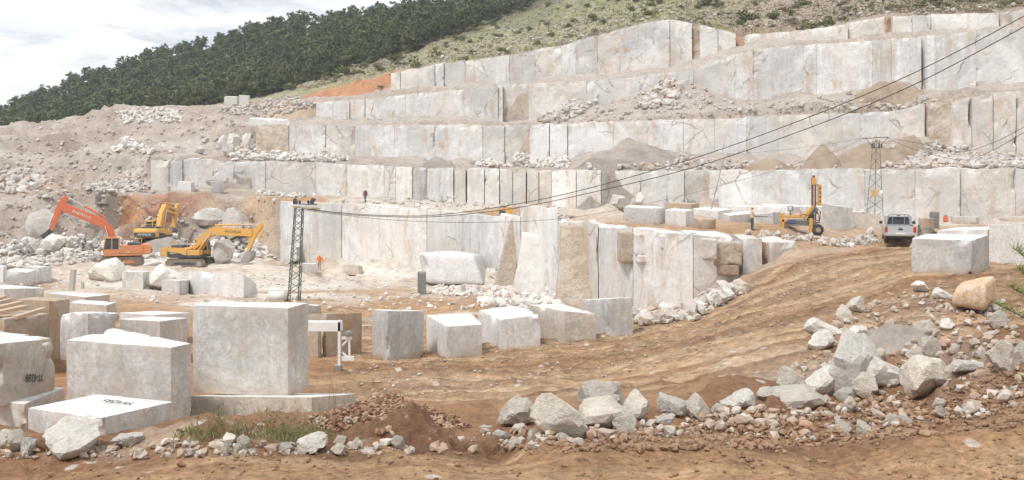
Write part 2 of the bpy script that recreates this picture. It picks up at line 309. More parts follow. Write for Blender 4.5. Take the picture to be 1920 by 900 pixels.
# wheel ruts of the haul road follow its own rows
rut_w = np.interp(GV, [3.3, 4.0, 5.0, 6.0, 6.9, 7.4], [0, .8, 1, .9, .3, 0])*np.interp(GX, [500, 700, 1900, 1990], [0, 1, 1, 0])
wob = fbm(np.stack([GX/400, GV*.8, 0*GX], -1), 1, 2, 40)*.05
vv = GV+wob*.8
ruts = fbm(np.stack([GX/420, vv*5, 0*GX], -1), 1, 3, 31)
disp += rut_w*.035*ruts + rut_w*.07*fbm(W, .3, 2, 55)
RUTS = [(3.45, .02), (3.54, .02), (3.72, .02), (3.92, .02), (4.25, .02), (4.40, .018), (4.57, .02), (4.63, .02), (4.78, .02), (4.94, .022), (5.10, .025), (5.16, .025), (5.46, .03), (5.54, .03), (5.70, .03), (5.92, .03), (3.62, .035), (3.80, .04), (4.06, .03), (4.17, .045), (4.34, .03), (4.46, .035), (4.70, .05), (4.86, .03), (5.02, .05), (5.24, .04), (5.37, .05), (5.62, .05), (5.80, .05), (6.05, .06), (6.3, .06), (6.6, .07)]
rt_d = np.zeros(GY.shape); rt_e = np.zeros(GY.shape); wv2 = vv+.10*fbm(np.stack([GX/330, GV*.7, 0*GX], -1), 1, 2, 71)
for q, (c_, w_) in enumerate(RUTS):
    on = np.clip(.75+1.3*fbm(np.stack([GX/170+q*9, 0*GX, 0*GX], -1), 1, 2, 72+q), 0, 1)
    rt_d += on*np.exp(-((wv2-c_)/w_)**2); rt_e += on*np.exp(-((wv2-c_-w_*1.9)/(w_*.6))**2)
rt_d *= rut_w; rt_e *= rut_w; disp += -.11*rt_d+.09*rt_e*(1+.6*fbm(W, .3, 2, 73))
rut1 = np.interp(GV, [.7, 1, 1.6, 2.0], [0, 1, 1, 0])
disp += rut1*.03*fbm(np.stack([GX/500, GV*11, 0*GX], -1), 1, 3, 33)
W = W+NN*disp[..., None]

# ---- natural colours of the ground (albedo)
def C(*c): return np.array(c)
mud = C(.30, .165, .088); mud_d = C(.215, .118, .064); dust = C(.55, .495, .425); tan = C(.345, .212, .118); dump = C(.36, .305, .262)
scree = C(.40, .35, .305); red = C(.23, .105, .06); rustc = C(.38, .24, .15); scrub = C(.27, .24, .165); forest = C(.07, .08, .045); pale = C(.52, .48, .43)
keycol = {0: mud, 1: tan*.95, 2: mud_d, 3: mud_d*1.1, 4: tan*.96, 5: mud*1.15, 6: tan, 7: tan*1.12, 8: dust, 9: dust*.98, 10: tan*1.1, 11: dust*.9, 12: dump, 13: scree, 14: scree, 15: scree, 16: scree, 17: scree*1.02, 18: scrub*1.1, 19: scrub, 20: forest, 21: forest}
ks = sorted(keycol); base = np.stack([np.interp(GV, ks, [keycol[k][c] for k in ks]) for c in range(3)], -1)
def blend(col, mask): 
    global base
    base = base*(1-mask[..., None])+col*mask[..., None]
n_a = fbm(W, 5, 4, 91); n_b = fbm(W, 1.3, 4, 92)
def blob(px, py, rx, ry, col, s=1, v0=0, v1=30, ang=0):
    dx_ = (GX-px); dy_ = (GY-py); ca, sa = math.cos(ang), math.sin(ang)
    r = np.sqrt(((dx_*ca+dy_*sa)/rx)**2+((-dx_*sa+dy_*ca)/ry)**2)
    r = r+.35*fbm(np.stack([GX/40, GY/25, GV], -1), 1, 3, int(px) % 50)
    blend(col, s*np.clip((1.15-r)/.35, 0, 1)*((GV >= v0) & (GV <= v1)))
# left dump and bank
lm = np.clip((500-GX)/60, 0, 1)*((GV > 8.9) & (GV < 18.5)); blend(dump, lm*.95)
blend(C(.31, .25, .205), lm*np.clip(n_a*2.2-.1, 0, 1)*.8); blend(C(.44, .34, .25), lm*np.clip(n_b*2.2-.3, 0, 1)*.6); blend(pale, lm*np.clip(-n_a*1.6, 0, 1)*.55)
wallrows = ((GV > 9.05) & (GV < 9.98)) & (GX > 500) & (GX < 1500); blend(C(.44, .36, .28), wallrows*1.)
for a, b in ((11, 12), (13, 14), (15, 16), (17, 18)): blend(C(.45, .38, .31), ((GV > a+.05) & (GV < b-.02) & (GX > 480))*.9)
blob(250, 405, 34, 50, C(.44, .27, .16), .85, 8.8, 10.1); blob(345, 392, 60, 30, C(.33, .20, .14), .85, 8.8, 10.1); blob(245, 415, 25, 60, C(.45, .24, .13), .8, 8.8, 10.1); blob(350, 395, 40, 22, C(.30, .17, .12), .8, 8.8, 10.1)
blob(480, 420, 40, 45, C(.47, .35, .24), .8, 8.8, 10.1); blob(430, 400, 30, 14, C(.5, .5, .5), .5, 8.8, 10.1); blob(60, 350, 60, 18, C(.42, .29, .19), .6, 9.5, 12)
blob(110, 425, 60, 24, C(.34, .29, .25), .6, 8.8, 10.1); blob(150, 270, 60, 12, C(.33, .26, .22), .5, 11, 14.2); blob(290, 240, 60, 14, C(.36, .30, .26), .5, 11, 14.2)
blob(350, 278, 60, 8, C(.46, .42, .38), .6, 11, 14.5)
# red-brown bank above the upper benches, left
blob(670, 160, 90, 26, C(.42, .21, .11), .95, 16.6, 18.1, -.28); blob(590, 180, 30, 16, C(.36, .16, .10), .7, 16.4, 18.1); blob(540, 210, 50, 14, C(.44, .33, .24), .7, 14, 17)
blob(1390, 75, 60, 16, C(.36, .20, .14), .8, 16.8, 18.3); blob(1550, 60, 120, 10, C(.34, .22, .16), .6, 17, 18.3)
# pit floor: pale wet dust, tan scrapes
blob(260, 520, 300, 26, dust*1.08, .7, 6.5, 9.05); blob(700, 545, 220, 8, tan*1.15, .7, 6, 9); blob(850, 570, 150, 12, tan*1.05, .7, 5.8, 8.5)
blob(700, 512, 170, 9, dust*1.1, .8, 7.5, 9.05); blob(1000, 560, 90, 24, C(.52, .50, .47), .8, 6.5, 9.05)
# terrace above the lower wall
blob(850, 388, 260, 12, C(.58, .53, .47), .8, 9.95, 11.02); blob(1100, 410, 120, 12, C(.56, .50, .43), .5, 9.95, 11); blob(1350, 437, 160, 10, tan*1.05, .8, 9.9, 10.8)
# haul road and near ground
blob(1450, 690, 120, 50, C(.43, .37, .31), .8, 3.2, 5.3); blob(800, 655, 300, 16, tan*1.2, .8, 5, 6.4); blob(1080, 735, 130, 22, C(.50, .41, .31), .6, 3, 4.6)
blob(830, 728, 120, 22, C(.56, .47, .37), .6, 3.2, 4.8); blob(1600, 420, 200, 60, tan*1.03, .5, 5.9, 9.9)
blob(1480, 530, 110, 60, tan*.97, .7, 4.9, 7.9, -.5)
blob(1700, 600, 130, 45, C(.42, .37, .33), .9, 3.2, 5.4, -.3); blob(1840, 600, 90, 60, red*1.15, .9, 2.6, 5.5, -.5); blob(1620, 640, 90, 16, red*1.0, .85, 3.0, 5.2, -.15)
blob(1890, 530, 60, 22, C(.36, .20, .13), .8, 4.2, 6.1); blob(1780, 690, 90, 30, C(.36, .26, .2), .6, 2, 4)
blob(1750, 765, 380, 50, C(.21, .118, .066), .9, 1.1, 2.9, -.22); blob(1250, 838, 260, 16, C(.24, .14, .08), .8, 1.1, 2.6, -.08); blob(300, 850, 420, 14, C(.38, .29, .22), .7, 1.3, 2.9); blob(250, 815, 160, 12, C(.40, .30, .22), .7, 1.6, 3.2)
blob(690, 870, 140, 10, mud_d*1.05, .6, 1, 2)
for a_ in (1,): blend(C(.40, .29, .20), np.clip((GX-1150)/60, 0, 1)*np.clip((1620-GX)/60, 0, 1)*((GV > 6.2) & (GV < 9.3))*.85)
blob(140, 268, 70, 12, C(.27, .21, .17), .7, 11, 14.4); blob(60, 300, 60, 8, C(.46, .41, .36), .6, 11, 13); blob(200, 330, 70, 10, C(.33, .26, .21), .6, 10.5, 12.6); blob(290, 410, 26, 60, C(.36, .19, .12), .8, 8.8, 10.1); blob(420, 395, 50, 16, C(.44, .32, .22), .7, 8.8, 10.1); blob(200, 440, 90, 14, C(.30, .24, .20), .6, 8.8, 10.1)
# long wheel streaks in the tan mud
st = fbm(np.stack([GX/300, vv*9, 0*GX], -1), 1, 3, 31)
st2 = fbm(np.stack([GX/1000, vv*5, 0*GX], -1), 1, 4, 35)+.16*fbm(np.stack([GX/60, vv*22, 0*GX], -1), 1, 2, 36); churn = np.clip(st2*7+.45, 0, 1); blend(C(.46, .32, .20), np.clip(rut_w, 0, 1)*(1-churn)*.8); blend(C(.26, .145, .074), np.clip(rut_w, 0, 1)*churn*.85); disp_c = churn*rut_w; blend(C(.22, .125, .065), disp_c*np.clip(fbm(W, .35, 3, 58)*3-.2, 0, 1)*.7)
pit = ((GV > 6.3) & (GV < 9.0))*1.0*(GX < 1150); sp = fbm(np.stack([GX/160, GV*9, 0*GX], -1), 1, 3, 37)
blend(tan*1.05, pit*np.clip(-sp*2.4-.1, 0, 1)*.7); blend(C(.68, .65, .60), pit*np.clip(sp*2.4-.1, 0, 1)*.7)
st1 = fbm(np.stack([GX/350, GV*12, 0*GX], -1), 1, 3, 34); blend(C(.43, .295, .175), rut1*np.clip(st1*2, 0, 1)*.7); blend(mud_d, rut1*np.clip(-st1*2, 0, 1)*.6)
blend(mud_d*.8, np.clip(rt_e, 0, 1)*.9); blend(C(.44, .31, .20), np.clip(rt_d, 0, 1)*.6)
# scrub slope patches
sl = ((GV > 17.9) & (GV < 19.6))*1.0; blend(C(.15, .17, .06), sl*np.clip(n_b*2+.1, 0, 1)*.6); blend(C(.40, .36, .31), sl*np.clip(-n_b*2-.1, 0, 1)*.55); blend(C(.32, .31, .12), sl*np.clip(n_a*2, 0, 1)*.45)
blend(C(.36, .27, .25), sl*np.clip((GX-1300)/200, 0, 1)*.55)
blend(C(.40, .36, .28), ((GV > 19.2) & (GV < 20.5))*np.clip(n_a*2.6-.9, 0, 1)*.8)
base = np.clip(base*(1+.10*n_b[..., None]), 0.01, .85)

m = NT('quarry_ground', .96)
va = m.n('VertexColor', layer_name='Col'); tcg = m.n('TexCoord'); gco = m.n('NewGeometry')
pos = gco.outputs['Position']
cd = m.n('VectorMath', operation='LENGTH'); m.l(pos, cd.inputs[0])
fine = m.noise(pos, 9, 6, .75); mid = m.noise(pos, 2.3, 7, .7); bigd = m.noise(pos, .45, 8, .72)
col = m.mix(1.0, va.outputs[0], m.ramp(fine, [(.30, .68), (.50, 1.), (.72, 1.25)]), 'MULTIPLY')
col = m.mix(1.0, col, m.ramp(mid, [(.28, .68), (.50, 1.0), (.74, 1.25)]), 'MULTIPLY')
col = m.mix(1.0, col, m.ramp(bigd, [(.28, .78), (.50, 1.0), (.74, 1.18)]), 'MULTIPLY')
vg = m.n('TexVoronoi', Scale=2.6); m.l(pos, vg.inputs['Vector'])
wn = m.n('TexWhiteNoise', noise_dimensions='3D'); m.l(vg.outputs['Position'], wn.inputs['Vector'])
pm = m.math('MULTIPLY', m.ramp(vg.outputs['Distance'], [(.16, 1.), (.26, 0.)]), m.ramp(wn.outputs['Value'], [(.80, 0.), (.84, .75)]))
col = m.mix(pm, col, (.52, .49, .45))
uvn = m.n('UVMap', uv_map='flow'); mpf = m.n('Mapping'); mpf.inputs['Scale'].default_value = (22, 90, 1); m.l(uvn.outputs[0], mpf.inputs['Vector'])
fl = m.noise(mpf.outputs[0], 1.0, 5, .65); va2 = m.n('VertexColor', layer_name='Rut')
col = m.mix(va2.outputs[0], col, m.mix(1.0, col, m.ramp(fl, [(.30, .62), (.50, 1.0), (.70, 1.28)]), 'MULTIPLY'))
m.color(col)
m.bump(m.math('ADD', m.math('ADD', m.math('MULTIPLY', fine, .12), m.math('MULTIPLY', mid, .5)), m.math('MULTIPLY', bigd, 1.6)), .8, .22)
M['ground'] = m.m

nr, nc = GY.shape
def strip(name, v0, v1, label):
    r0 = idx[v0]; r1 = idx[v1] if v1 < len(idx) else nr-1
    V = W[r0:r1+1].reshape(-1, 3); a = np.arange((r1-r0+1)*nc).reshape(r1-r0+1, nc)
    Fq = np.stack([a[:-1, :-1], a[:-1, 1:], a[1:, 1:], a[1:, :-1]], -1).reshape(-1, 4)
    o = mesh_np(name, V, Fq, M['ground'], smooth=True); me = o.data
    ca = me.color_attributes.new('Col', 'FLOAT_COLOR', 'POINT')
    c4 = np.ones((len(V), 4), np.float32); c4[:, :3] = base[r0:r1+1].reshape(-1, 3); ca.data.foreach_set('color', c4.ravel())
    cr_ = me.color_attributes.new('Rut', 'FLOAT_COLOR', 'POINT'); rw = np.clip(rut_w+rut1+pit*.8, 0, 1)[r0:r1+1].reshape(-1)
    c4[:, :3] = rw[:, None]; cr_.data.foreach_set('color', c4.ravel())
    uv = me.uv_layers.new(name='flow'); UV = np.stack([GX/500, (GV+wob*.8)/2.2], -1)[r0:r1+1].reshape(-1, 2)
    uv.data.foreach_set('uv', UV[Fq.ravel()].astype(np.float32).ravel())
    tag(o, label, None, None, 'structure'); return o
strip('mud_track', 0, 2, 'brown muddy track in the foreground with wheel marks')
strip('earth_bank', 2, 4, 'low bank of brown earth and gravel behind the muddy track')
strip('haul_road', 4, 7, 'rutted tan haul road curving up to the right')
strip('pit_floor', 7, 9, 'pale dusty floor of the quarry pit')
strip('quarry_terrain', 9, 17, 'stepped quarry terraces with scree between the cut marble walls')
strip('scrub_hillside', 17, 19, 'dry stony hillside with low scrub above the quarry')
strip('forest_hill', 19, 21, 'hill covered by dark forest behind the quarry')
big = MB(); big.add([(-4000, -1500, -28), (4000, -1500, -28), (4000, 6000, -28), (-4000, 6000, -28)], [(0, 1, 2, 3)])
m2 = NT('plain_land', .95); m2.color(m2.mix(m2.noise(m2.coord(kind='Object'), .01, 6), (.16, .15, .09), (.26, .22, .15)))
tag(big.build('ground', m2.m), 'far lowland ground below the quarry', kind='structure')
# ground to the sides of and behind the viewpoint joins the mud track
sk = MB(); e = W[0]; 
sk.add([(-60, -60, .2), (60, -60, .2), tuple(e[-1]), tuple(e[nc//2]), tuple(e[0])], [(0, 1, 2, 3, 4)])
m3 = NT('trodden_mud', .95); m3.color(m3.mix(m3.noise(m3.coord(kind='Object', rand=False), 2, 8, .7), (.30, .19, .11), (.46, .32, .21))); tag(sk.build('track_apron', m3.m), 'mud around the viewpoint', kind='structure')

BV = BVHTree.FromPolygons([tuple(x) for x in W.reshape(-1, 3)], [tuple(x) for x in (lambda a: np.stack([a[:-1, :-1], a[:-1, 1:], a[1:, 1:], a[1:, :-1]], -1).reshape(-1, 4))(np.arange(nr*nc).reshape(nr, nc)).tolist()])
EYE = Vector((0, 0, ZC))
def hit(px, py):
    """where the sight line through a photo pixel meets the land: (point, distance ahead)"""
    loc, nrm, i, t = BV.ray_cast(EYE, P(px, py, 1)-EYE)
    if loc is None: return None, None
    return loc, loc.y
def gz(x, y, top=60):
    loc, n_, i, t = BV.ray_cast(Vector((x, y, top)), Vector((0, 0, -1)))
    return loc.z if loc else 0

# ---------------------------------------------------------------- cut blocks and wall panels
def hexa(name, bot, top, mat, parent=None, panel=False, r=.06, seg=.25, amp=.02, chip=.0, seed=0, nmax=22, smooth=True, origin=None, sink=.0):
    """a six-sided block: bot, top = 4 corners each (front-left, front-right, back-right, back-left), worn edges, slightly uneven faces"""
    bot = [Vector(b) for b in bot]; top = [Vector(t) for t in top]
    for b in bot: b.z -= sink
    K = np.array([[tuple(b) for b in bot], [tuple(t) for t in top]])
    sx = (bot[1]-bot[0]).length; sy = (bot[3]-bot[0]).length; sz = (top[0]-bot[0]).length
    ns = [int(min(nmax, max(3, round(s/seg)))) for s in (sx, sy, sz)]
    dims = (max(sx, .01), max(sy, .01), max(sz, .01))
    U, Fc = [], []; cache = {}
    def vid(i, j, k):
        key = (i, j, k)
        if key not in cache: cache[key] = len(U); U.append((i/ns[0], j/ns[1], k/ns[2]))
        return cache[key]
    for ax in range(3):
        o1, o2 = [q for q in range(3) if q != ax]
        for side in (0, ns[ax]):
            for a in range(ns[o1]):
                for b in range(ns[o2]):
                    q = []
                    for da, db in ((0, 0), (1, 0), (1, 1), (0, 1)):
                        c = [0, 0, 0]; c[ax] = side; c[o1] = a+da; c[o2] = b+db; q.append(vid(*c))
                    flip = (side == 0) ^ (ax == 1)
                    Fc.append(q[::-1] if flip else q)
    U = np.array(U)*2-1
    rr = np.array([min(.95, 2*r/dd) for dd in dims])
    inner = np.clip(U, -(1-rr), 1-rr); dlt = (U-inner)/rr; ln = np.linalg.norm(dlt, axis=1, keepdims=True); mxv = np.max(np.abs(dlt), axis=1, keepdims=True)
    U2 = inner+dlt/np.maximum(ln, 1e-6)*mxv*rr
    t = (U2+1)/2; x, y, z = t[:, 0:1], t[:, 1:2], t[:, 2:3]
    def bil(q): return (1-x)*(1-y)*q[0]+x*(1-y)*q[1]+x*y*q[2]+(1-x)*y*q[3]
    V = bil(K[0])*(1-z)+bil(K[1])*z
    ctr = V.mean(0); dirn = V-ctr; dirn = dirn/np.linalg.norm(dirn, axis=1, keepdims=True)
    edge = np.clip((np.sort(np.abs(U), axis=1)[:, 1:2]-.55)/.45, 0, 1)
    if panel:   # sawn face: relief runs on across the joints
        wv = .12*fbm(V*np.array([1, 0, .5]), 5, 2, 3)+amp*fbm(V, 1.6, 3, 5); V = V+np.stack([0*wv, wv, 0*wv], -1); tp_ = (U[:, 2] > .99)
        V[:, 2] += tp_*(.28*fbm(V*np.array([1, 1, 0]), 2.2, 3, 8)); V[:, 1] += (U[:, 2] > .8)*(U[:, 1] < 0)*np.clip(fbm(V, .9, 2, 12), 0, 1)*.5*(U[:, 2]-.8)*5; dirn = np.array([[0, -1., 0]]).repeat(len(V), 0)
    else: V = V+dirn*(amp*fbm(V, max(.5, amp*14), 3, seed)[:, None]*1.0)
    if chip: V = V-dirn*(chip*edge**2*np.clip(fbm(V+seed, max(.35, chip*3.5), 3, seed+5)*3.4-1.0, 0, 1.6)[:, None])
    org = np.array(origin) if origin is not None else np.array([(K[0][:, 0]).mean(), (K[0][:, 1]).mean(), K[0][:, 2].min()])
    return mesh_np(name, V-org, Fc, mat, parent, smooth, loc=tuple(org))
def smooth_by_angle(o, a=40):
    me = o.data; bm = bmesh.new(); bm.from_mesh(me)
    for e_ in bm.edges:
        if len(e_.link_faces) == 2 and e_.calc_face_angle(0) > R(a): e_.smooth = False
    bm.to_mesh(me); bm.free()
# ---------------------------------------------------------------- quarry walls: panels cut between vertical joints
MK = {'w': 'wallw', 'n': 'wall', 'g': 'wallg', 't': 'wallt', 'r': 'wallr', 'b': 'walln'}
def wall(name, label, rb, rt, panels, thick=3.5, rough=.10):
    """panels: (px left, px right, kind, metres forward left, metres forward right)"""
    root = bpy.data.objects.new(name, None); link(root); tag(root, label, None, None, 'structure')
    rnd = random.Random(len(name)); gaps = [rnd.choice([.012, .012, .012, .025]) for _ in range(len(panels)+1)]
    for i, pn in enumerate(panels):
        a, b, kd, oa, ob = pn[:5]; top_dy = pn[5] if len(pn) > 5 else 0
        c = []
        for px, off, sg, x_gap in ((a, oa, 1, gaps[i]), (b, ob, -1, gaps[i+1])):
            yb, d_b = rowval(ROW[rb][1], px); yt, d_t = rowval(ROW[rt][1], px)
            pb = P(px, float(yb), float(d_b)); pt = P(px, float(yt), float(d_t))
            d = min(d_b, d_t)-.35-off
            x = (px-960)/F*d + sg*x_gap/2
            c.append((Vector((x, d, pb.z-1.2)), Vector((x, d+random.uniform(-.05, .12), ZC+(HZ-float(yt)+top_dy)/F*d+random.uniform(-.1, .14)))))
        (bl, tl), (br, tr) = c; dep = Vector((bl.x*.018*0, thick+max(oa, ob), 0))
        rg = rough*(3.0 if kd in 'rb' else 1.6 if kd == 't' else 1); ww = (br-bl).length
        bL, bR = bl+dep, br+dep; tL, tR = tl+dep, tr+dep
        if i and abs(ob-oa) < .05: pass
        hexa('rock_panel', panel=True, bot=[bl, br, bR, bL], top=[tl, tr, tR, tL], mat=M[MK[kd]], parent=root, r=.035, seg=.42, amp=rg, chip=.12+.5*random.random()**3+(.5 if kd in 'rt' else 0), seed=i*3+len(name), nmax=40, smooth=False)
    return root
def auto(edges, kinds, base=0.):
    """edges: pixel joints, kinds: one letter per panel; small random steps in and out"""
    o = []; rnd = random.Random(len(edges))
    f = base+rnd.choice([0, .2, .4]); j = 1; edges = list(edges); kinds = list(kinds)
    while j < len(kinds):           # some joints are too tight to see: one broad panel
        if edges[j+1]-edges[j-1] < 112 and (kinds[j] == kinds[j-1] or (rnd.random() < .55 and 'r' not in (kinds[j], kinds[j-1]))): del edges[j]; del kinds[j]
        else: j += 1
    for a, b, k in zip(edges, edges[1:], kinds):
        if rnd.random() < .16: f = base+rnd.choice([0, .12, .25, .5, .15])
        o.append((a, b, k, f+rnd.uniform(-.03, .03), f+rnd.uniform(-.03, .03)))
    return o
wall('lowest_quarry_wall', 'lowest tall cut wall behind the pit floor', 'E', 'F',
     [(525, 580, 'n', -.1, -.1), (580, 640, 'n', -.1, 0), (641, 712, 'n', 1., 1.), (712, 800, 'w', 1., .9), (800.4, 866, 'n', .9, .85), (866, 940, 'n', .85, .7)] +
     [(938, 976, 'n', .6, .0, 4), (976, 1046, 'n', .3, .6, 24), (975, 1048, 'b', -.9, -.9), (1046, 1068, 't', .7, .9), (1068, 1122, 't', .6, .7, 2), (1123, 1187, 'n', .7, .7),
      (1188, 1300, 'w', .85, .85), (1300.3, 1387, 'w', .85, .8), (1393, 1430, 'n', .3, .4), (1431, 1442, 'r', -.4, -.4), (1443, 1492, 'w', .4, -.2)], rough=.08)
wall('second_quarry_wall', 'second cut wall above the pit terrace, pale grey sawn panels', 'G', 'H',
     [(283, 318, 't', .6, .9), (319, 341, 'g', .7, .7), (342, 372, 'g', .3, .3), (372, 401, 'g', .4, .4)] + auto([401, 433, 465, 497, 523, 562, 592, 620, 650, 694, 720, 742], 'gnwgngnwwnn', .2) +
     [(742, 773, 'w', .6, .9), (774, 800, 'g', .9, -1.2), (801, 850, 'n', -.5, -.4), (852, 873, 't', -.1, -.3), (876, 908, 'w', .4, .5), (909, 936, 'w', .5, .5), (937, 961, 'n', .3, .3), (962, 986, 't', .6, .6), (988, 1010, 't', .4, .3), (1011, 1034, 't', .3, -.8),
      (1035, 1080, 'w', .5, .7), (1081, 1127, 'n', .7, .9), (1128, 1153, 'g', .9, -2.4), (1154, 1200, 'n', -.9, -.8), (1200, 1252, 'g', -.6, -.6), (1253, 1283, 'n', .9, 1.1), (1284, 1328, 't', 1.1, -2.2), (1330, 1350, 'g', -1., -1.2), (1352, 1410, 'n', .3, .3)] +
     auto([1411, 1455, 1500, 1522, 1575, 1622, 1668, 1716, 1760, 1800, 1850, 1905, 1960, 2060, 2180, 2300, 2420], 'gngntntwwtnnnwnw', .2))
wall('third_quarry_wall', 'third cut wall with broad grey and tan sawn faces', 'I', 'J',
     auto([480, 510, 541], 'bb', .2) + auto([542, 576, 610], 'gg', .5) + auto([611, 665, 716, 740, 778, 815, 862, 905, 946], 'tngnnwwn', .2) +
     [(947, 992, 't', .3, -1.3), (993, 1030, 'w', .4, .4), (1031, 1064, 'w', .4, .5)] + auto([1065, 1108, 1150, 1179, 1215, 1250, 1282, 1340, 1400, 1460, 1522, 1568, 1613, 1668, 1734], 'nntnnwnngttwnt', .2) +
     [(1742, 1786, 'b', .6, .9), (1787, 1822, 't', 1.4, 1.2), (1823, 1862, 't', 1.2, 1.2), (1863, 1905, 't', 1.1, 1.2), (1906, 1960, 't', 1., 1.)] + auto([1961, 2060, 2180, 2300, 2420], 'tntn', .3))
wall('fourth_quarry_wall', 'fourth cut wall running under the hillside scree', 'K', 'L',
     auto([593, 610, 624, 655], 'wgn', .4) + auto([656, 684], 'g', -.2) + auto([685, 722, 760, 802, 840, 870, 905, 934], 'ngnnngn', .2) + [(934, 943, 'w', .4, .4), (944, 990, 't', -.6, -1.1)] +
     auto([991, 1045, 1100, 1150, 1200, 1262, 1300, 1345, 1378, 1412, 1460, 1507, 1531, 1570, 1613, 1636, 1672, 1706], 'tnntngnnngggngggn', .1) + [(1707, 1728, 'n', .3, .2), (1729, 1738, 'r', -.9, -.9), (1739, 1756, 'w', .2, .2)] +
     auto([1757, 1795, 1830, 1870, 1898, 1960, 2060, 2180, 2300, 2420], 'gtggngngn', .3))
wall('fifth_quarry_wall', 'fifth bright cut wall just below the scrub hillside', 'M', 'N',
     [(733, 750, 'w', -.4, .5)] + auto([751, 784, 815], 'gg', .6) + auto([816, 832], 'w', .4) + auto([833, 848, 872, 890, 922, 955, 1003, 1052, 1080, 1120, 1162, 1210, 1256], 'gwtwwgtngtgg', .2) +
     [(1257, 1298, 'w', .5, .4), (1299, 1312, 'r', -.4, -.4), (1313, 1346, 'w', .3, .3), (1347, 1380, 'w', .3, .1)], rough=.12)
wall('sixth_quarry_wall', 'uppermost short wall under the scrub at the right', 'M', 'N',
     auto([1402, 1460, 1520, 1590, 1660], 'tttt', -.2) + [(1663, 1673, 'r', .9, -.6), (1674, 1710, 'w', .8, .8), (1711, 1745, 'n', .8, .8)] + auto([1746, 1795, 1835, 1874], 'nwn', .6) + [(1875, 1900, 'r', .1, .1)] + auto([1902, 1990, 2120, 2260, 2420], 'gngn', .6), rough=.12)

# the broken ledge along the top of the lowest wall, right of the brown joint
for i, (x0, x1, yt, yb, d0, mt, f, ch) in enumerate([(1189, 1243, 437, 478, 57.2, 'wall', .75, .5), (1238, 1302, 441, 468, 55.4, 'wallw', .9, .6), (1196, 1236, 478, 494, 57, 'wallw', .75, .7), (1296, 1346, 446, 486, 53.4, 'wallt', 1.0, .9), (1330, 1392, 452, 500, 53.6, 'walln', .9, 1.0), (1345, 1388, 492, 516, 53.6, 'walln', .9, .9), (1165, 1194, 436, 494, 58.3, 'walln', .6, .9)]):
    d = d0-1.1-f*.2; a, b = P(x0, yb, d), P(x1, yb+random.uniform(-3, 4), d-.2); c_, e_ = P(x0, yt, d), P(x1, yt+2, d-.2); dp = Vector((0, 2.2, 0))
    o = hexa('rock_ledge', [a, b, b+dp, a+dp], [c_, e_, e_+dp, c_+dp], M[mt], None, r=.12, seg=.10, amp=.22, chip=ch*.6, seed=300+i, nmax=26, smooth=False)
    tag(o, ['grey ledge slab at the brown joint', 'long pale ledge slab over the big white face', 'small white broken slab under the grey ledge', 'tan cracked ledge right of the long pale slab', 'rusty brown overhang at the right end of the broken ledge', 'small tan rock wedged under the rusty overhang', 'rusty rough strip in the brown joint'][i]+' of the lowest wall', 'rock ledge')

for i, (b0, b1, t0, t1, yb0, yb1, yt, d0, f, lab) in enumerate([
    (926, 962, 958, 980, 540, 548, 409, 84.5, 1.2, 'leaning brown rock rib, leftmost natural part'), (962, 1046, 978, 1030, 548, 566, 436, 76.5, 1.0, 'grey tan natural buttress with rounded top'),
    (1040, 1128, 1052, 1122, 572, 588, 420, 66.5, 1.5, 'broad brown natural buttress left of the pale panel')]):
    d = d0-1.6; a, b = P(b0, yb0, d-f), P(b1, yb1, d-f-.3); c_, e_ = P(t0, yt, d+.5), P(t1, yt+3, d+.3); dp = Vector((0, 3, 0))
    o = hexa('rock_buttress', [a, b, b+dp, a+dp], [c_, e_, e_+dp, c_+dp], M['walln' if i != 1 else 'wallt'], None, r=.15, seg=.16, amp=[.35, .4, .65][i], chip=[1.0, .9, .7][i], seed=404+i*3, nmax=46, smooth=False)
    tag(o, lab+' of the lowest wall', 'rock buttress')
# ---------------------------------------------------------------- loose cut blocks
def block(label, Lc, Cc, Rc, mat, name='marble_block', cat='block', group=None, ref=None, r=.03, amp=.016, chip=.14, seg=.13, sink=.12, back=None, nmax=24):
    """Lc, Cc, Rc: left, near and right upright edges as (photo x, y of top, y of base[, metres ahead])"""
    E3 = []
    for c in (Lc, Cc, Rc):
        x, yt, yb = c[:3]
        if len(c) > 3 and c[3]: d = c[3]
        else:
            d = hit(x, yb)[1] or 30
        b = P(x, yb, d); t = P(x, yt, d); E3.append((b, t))
    (bl, tl), (bc, tc_), (br, tr) = E3
    bk = bl+br-bc; tk = tl+tr-tc_
    bz = min(bl.z, bc.z, br.z); bk.z = (bl.z+br.z)/2
    if back:
        zt = (tl.z+tr.z)/2; db = (ZC-zt)*F/(back[1]-HZ); tk = P(back[0], back[1], db); bk = Vector((tk.x, tk.y, bk.z))
    for b in (bl, bc, br, bk): b.z = b.z*.5+bz*.5
    o = hexa(name, [bl, bc, br, bk], [tl, tc_, tr, tk], M[mat], None, r=r, seg=seg, amp=amp, chip=chip, seed=int(Lc[0]*3+Lc[1]) % 997, nmax=nmax, smooth=True, sink=sink)
    if mat != 'blockr' and name == 'marble_block':       # upward faces near the top get a separate pale marble
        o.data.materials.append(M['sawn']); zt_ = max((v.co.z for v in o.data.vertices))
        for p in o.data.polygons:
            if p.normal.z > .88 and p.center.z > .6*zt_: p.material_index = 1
    smooth_by_angle(o, 42)
    return tag(o, label, cat, group)
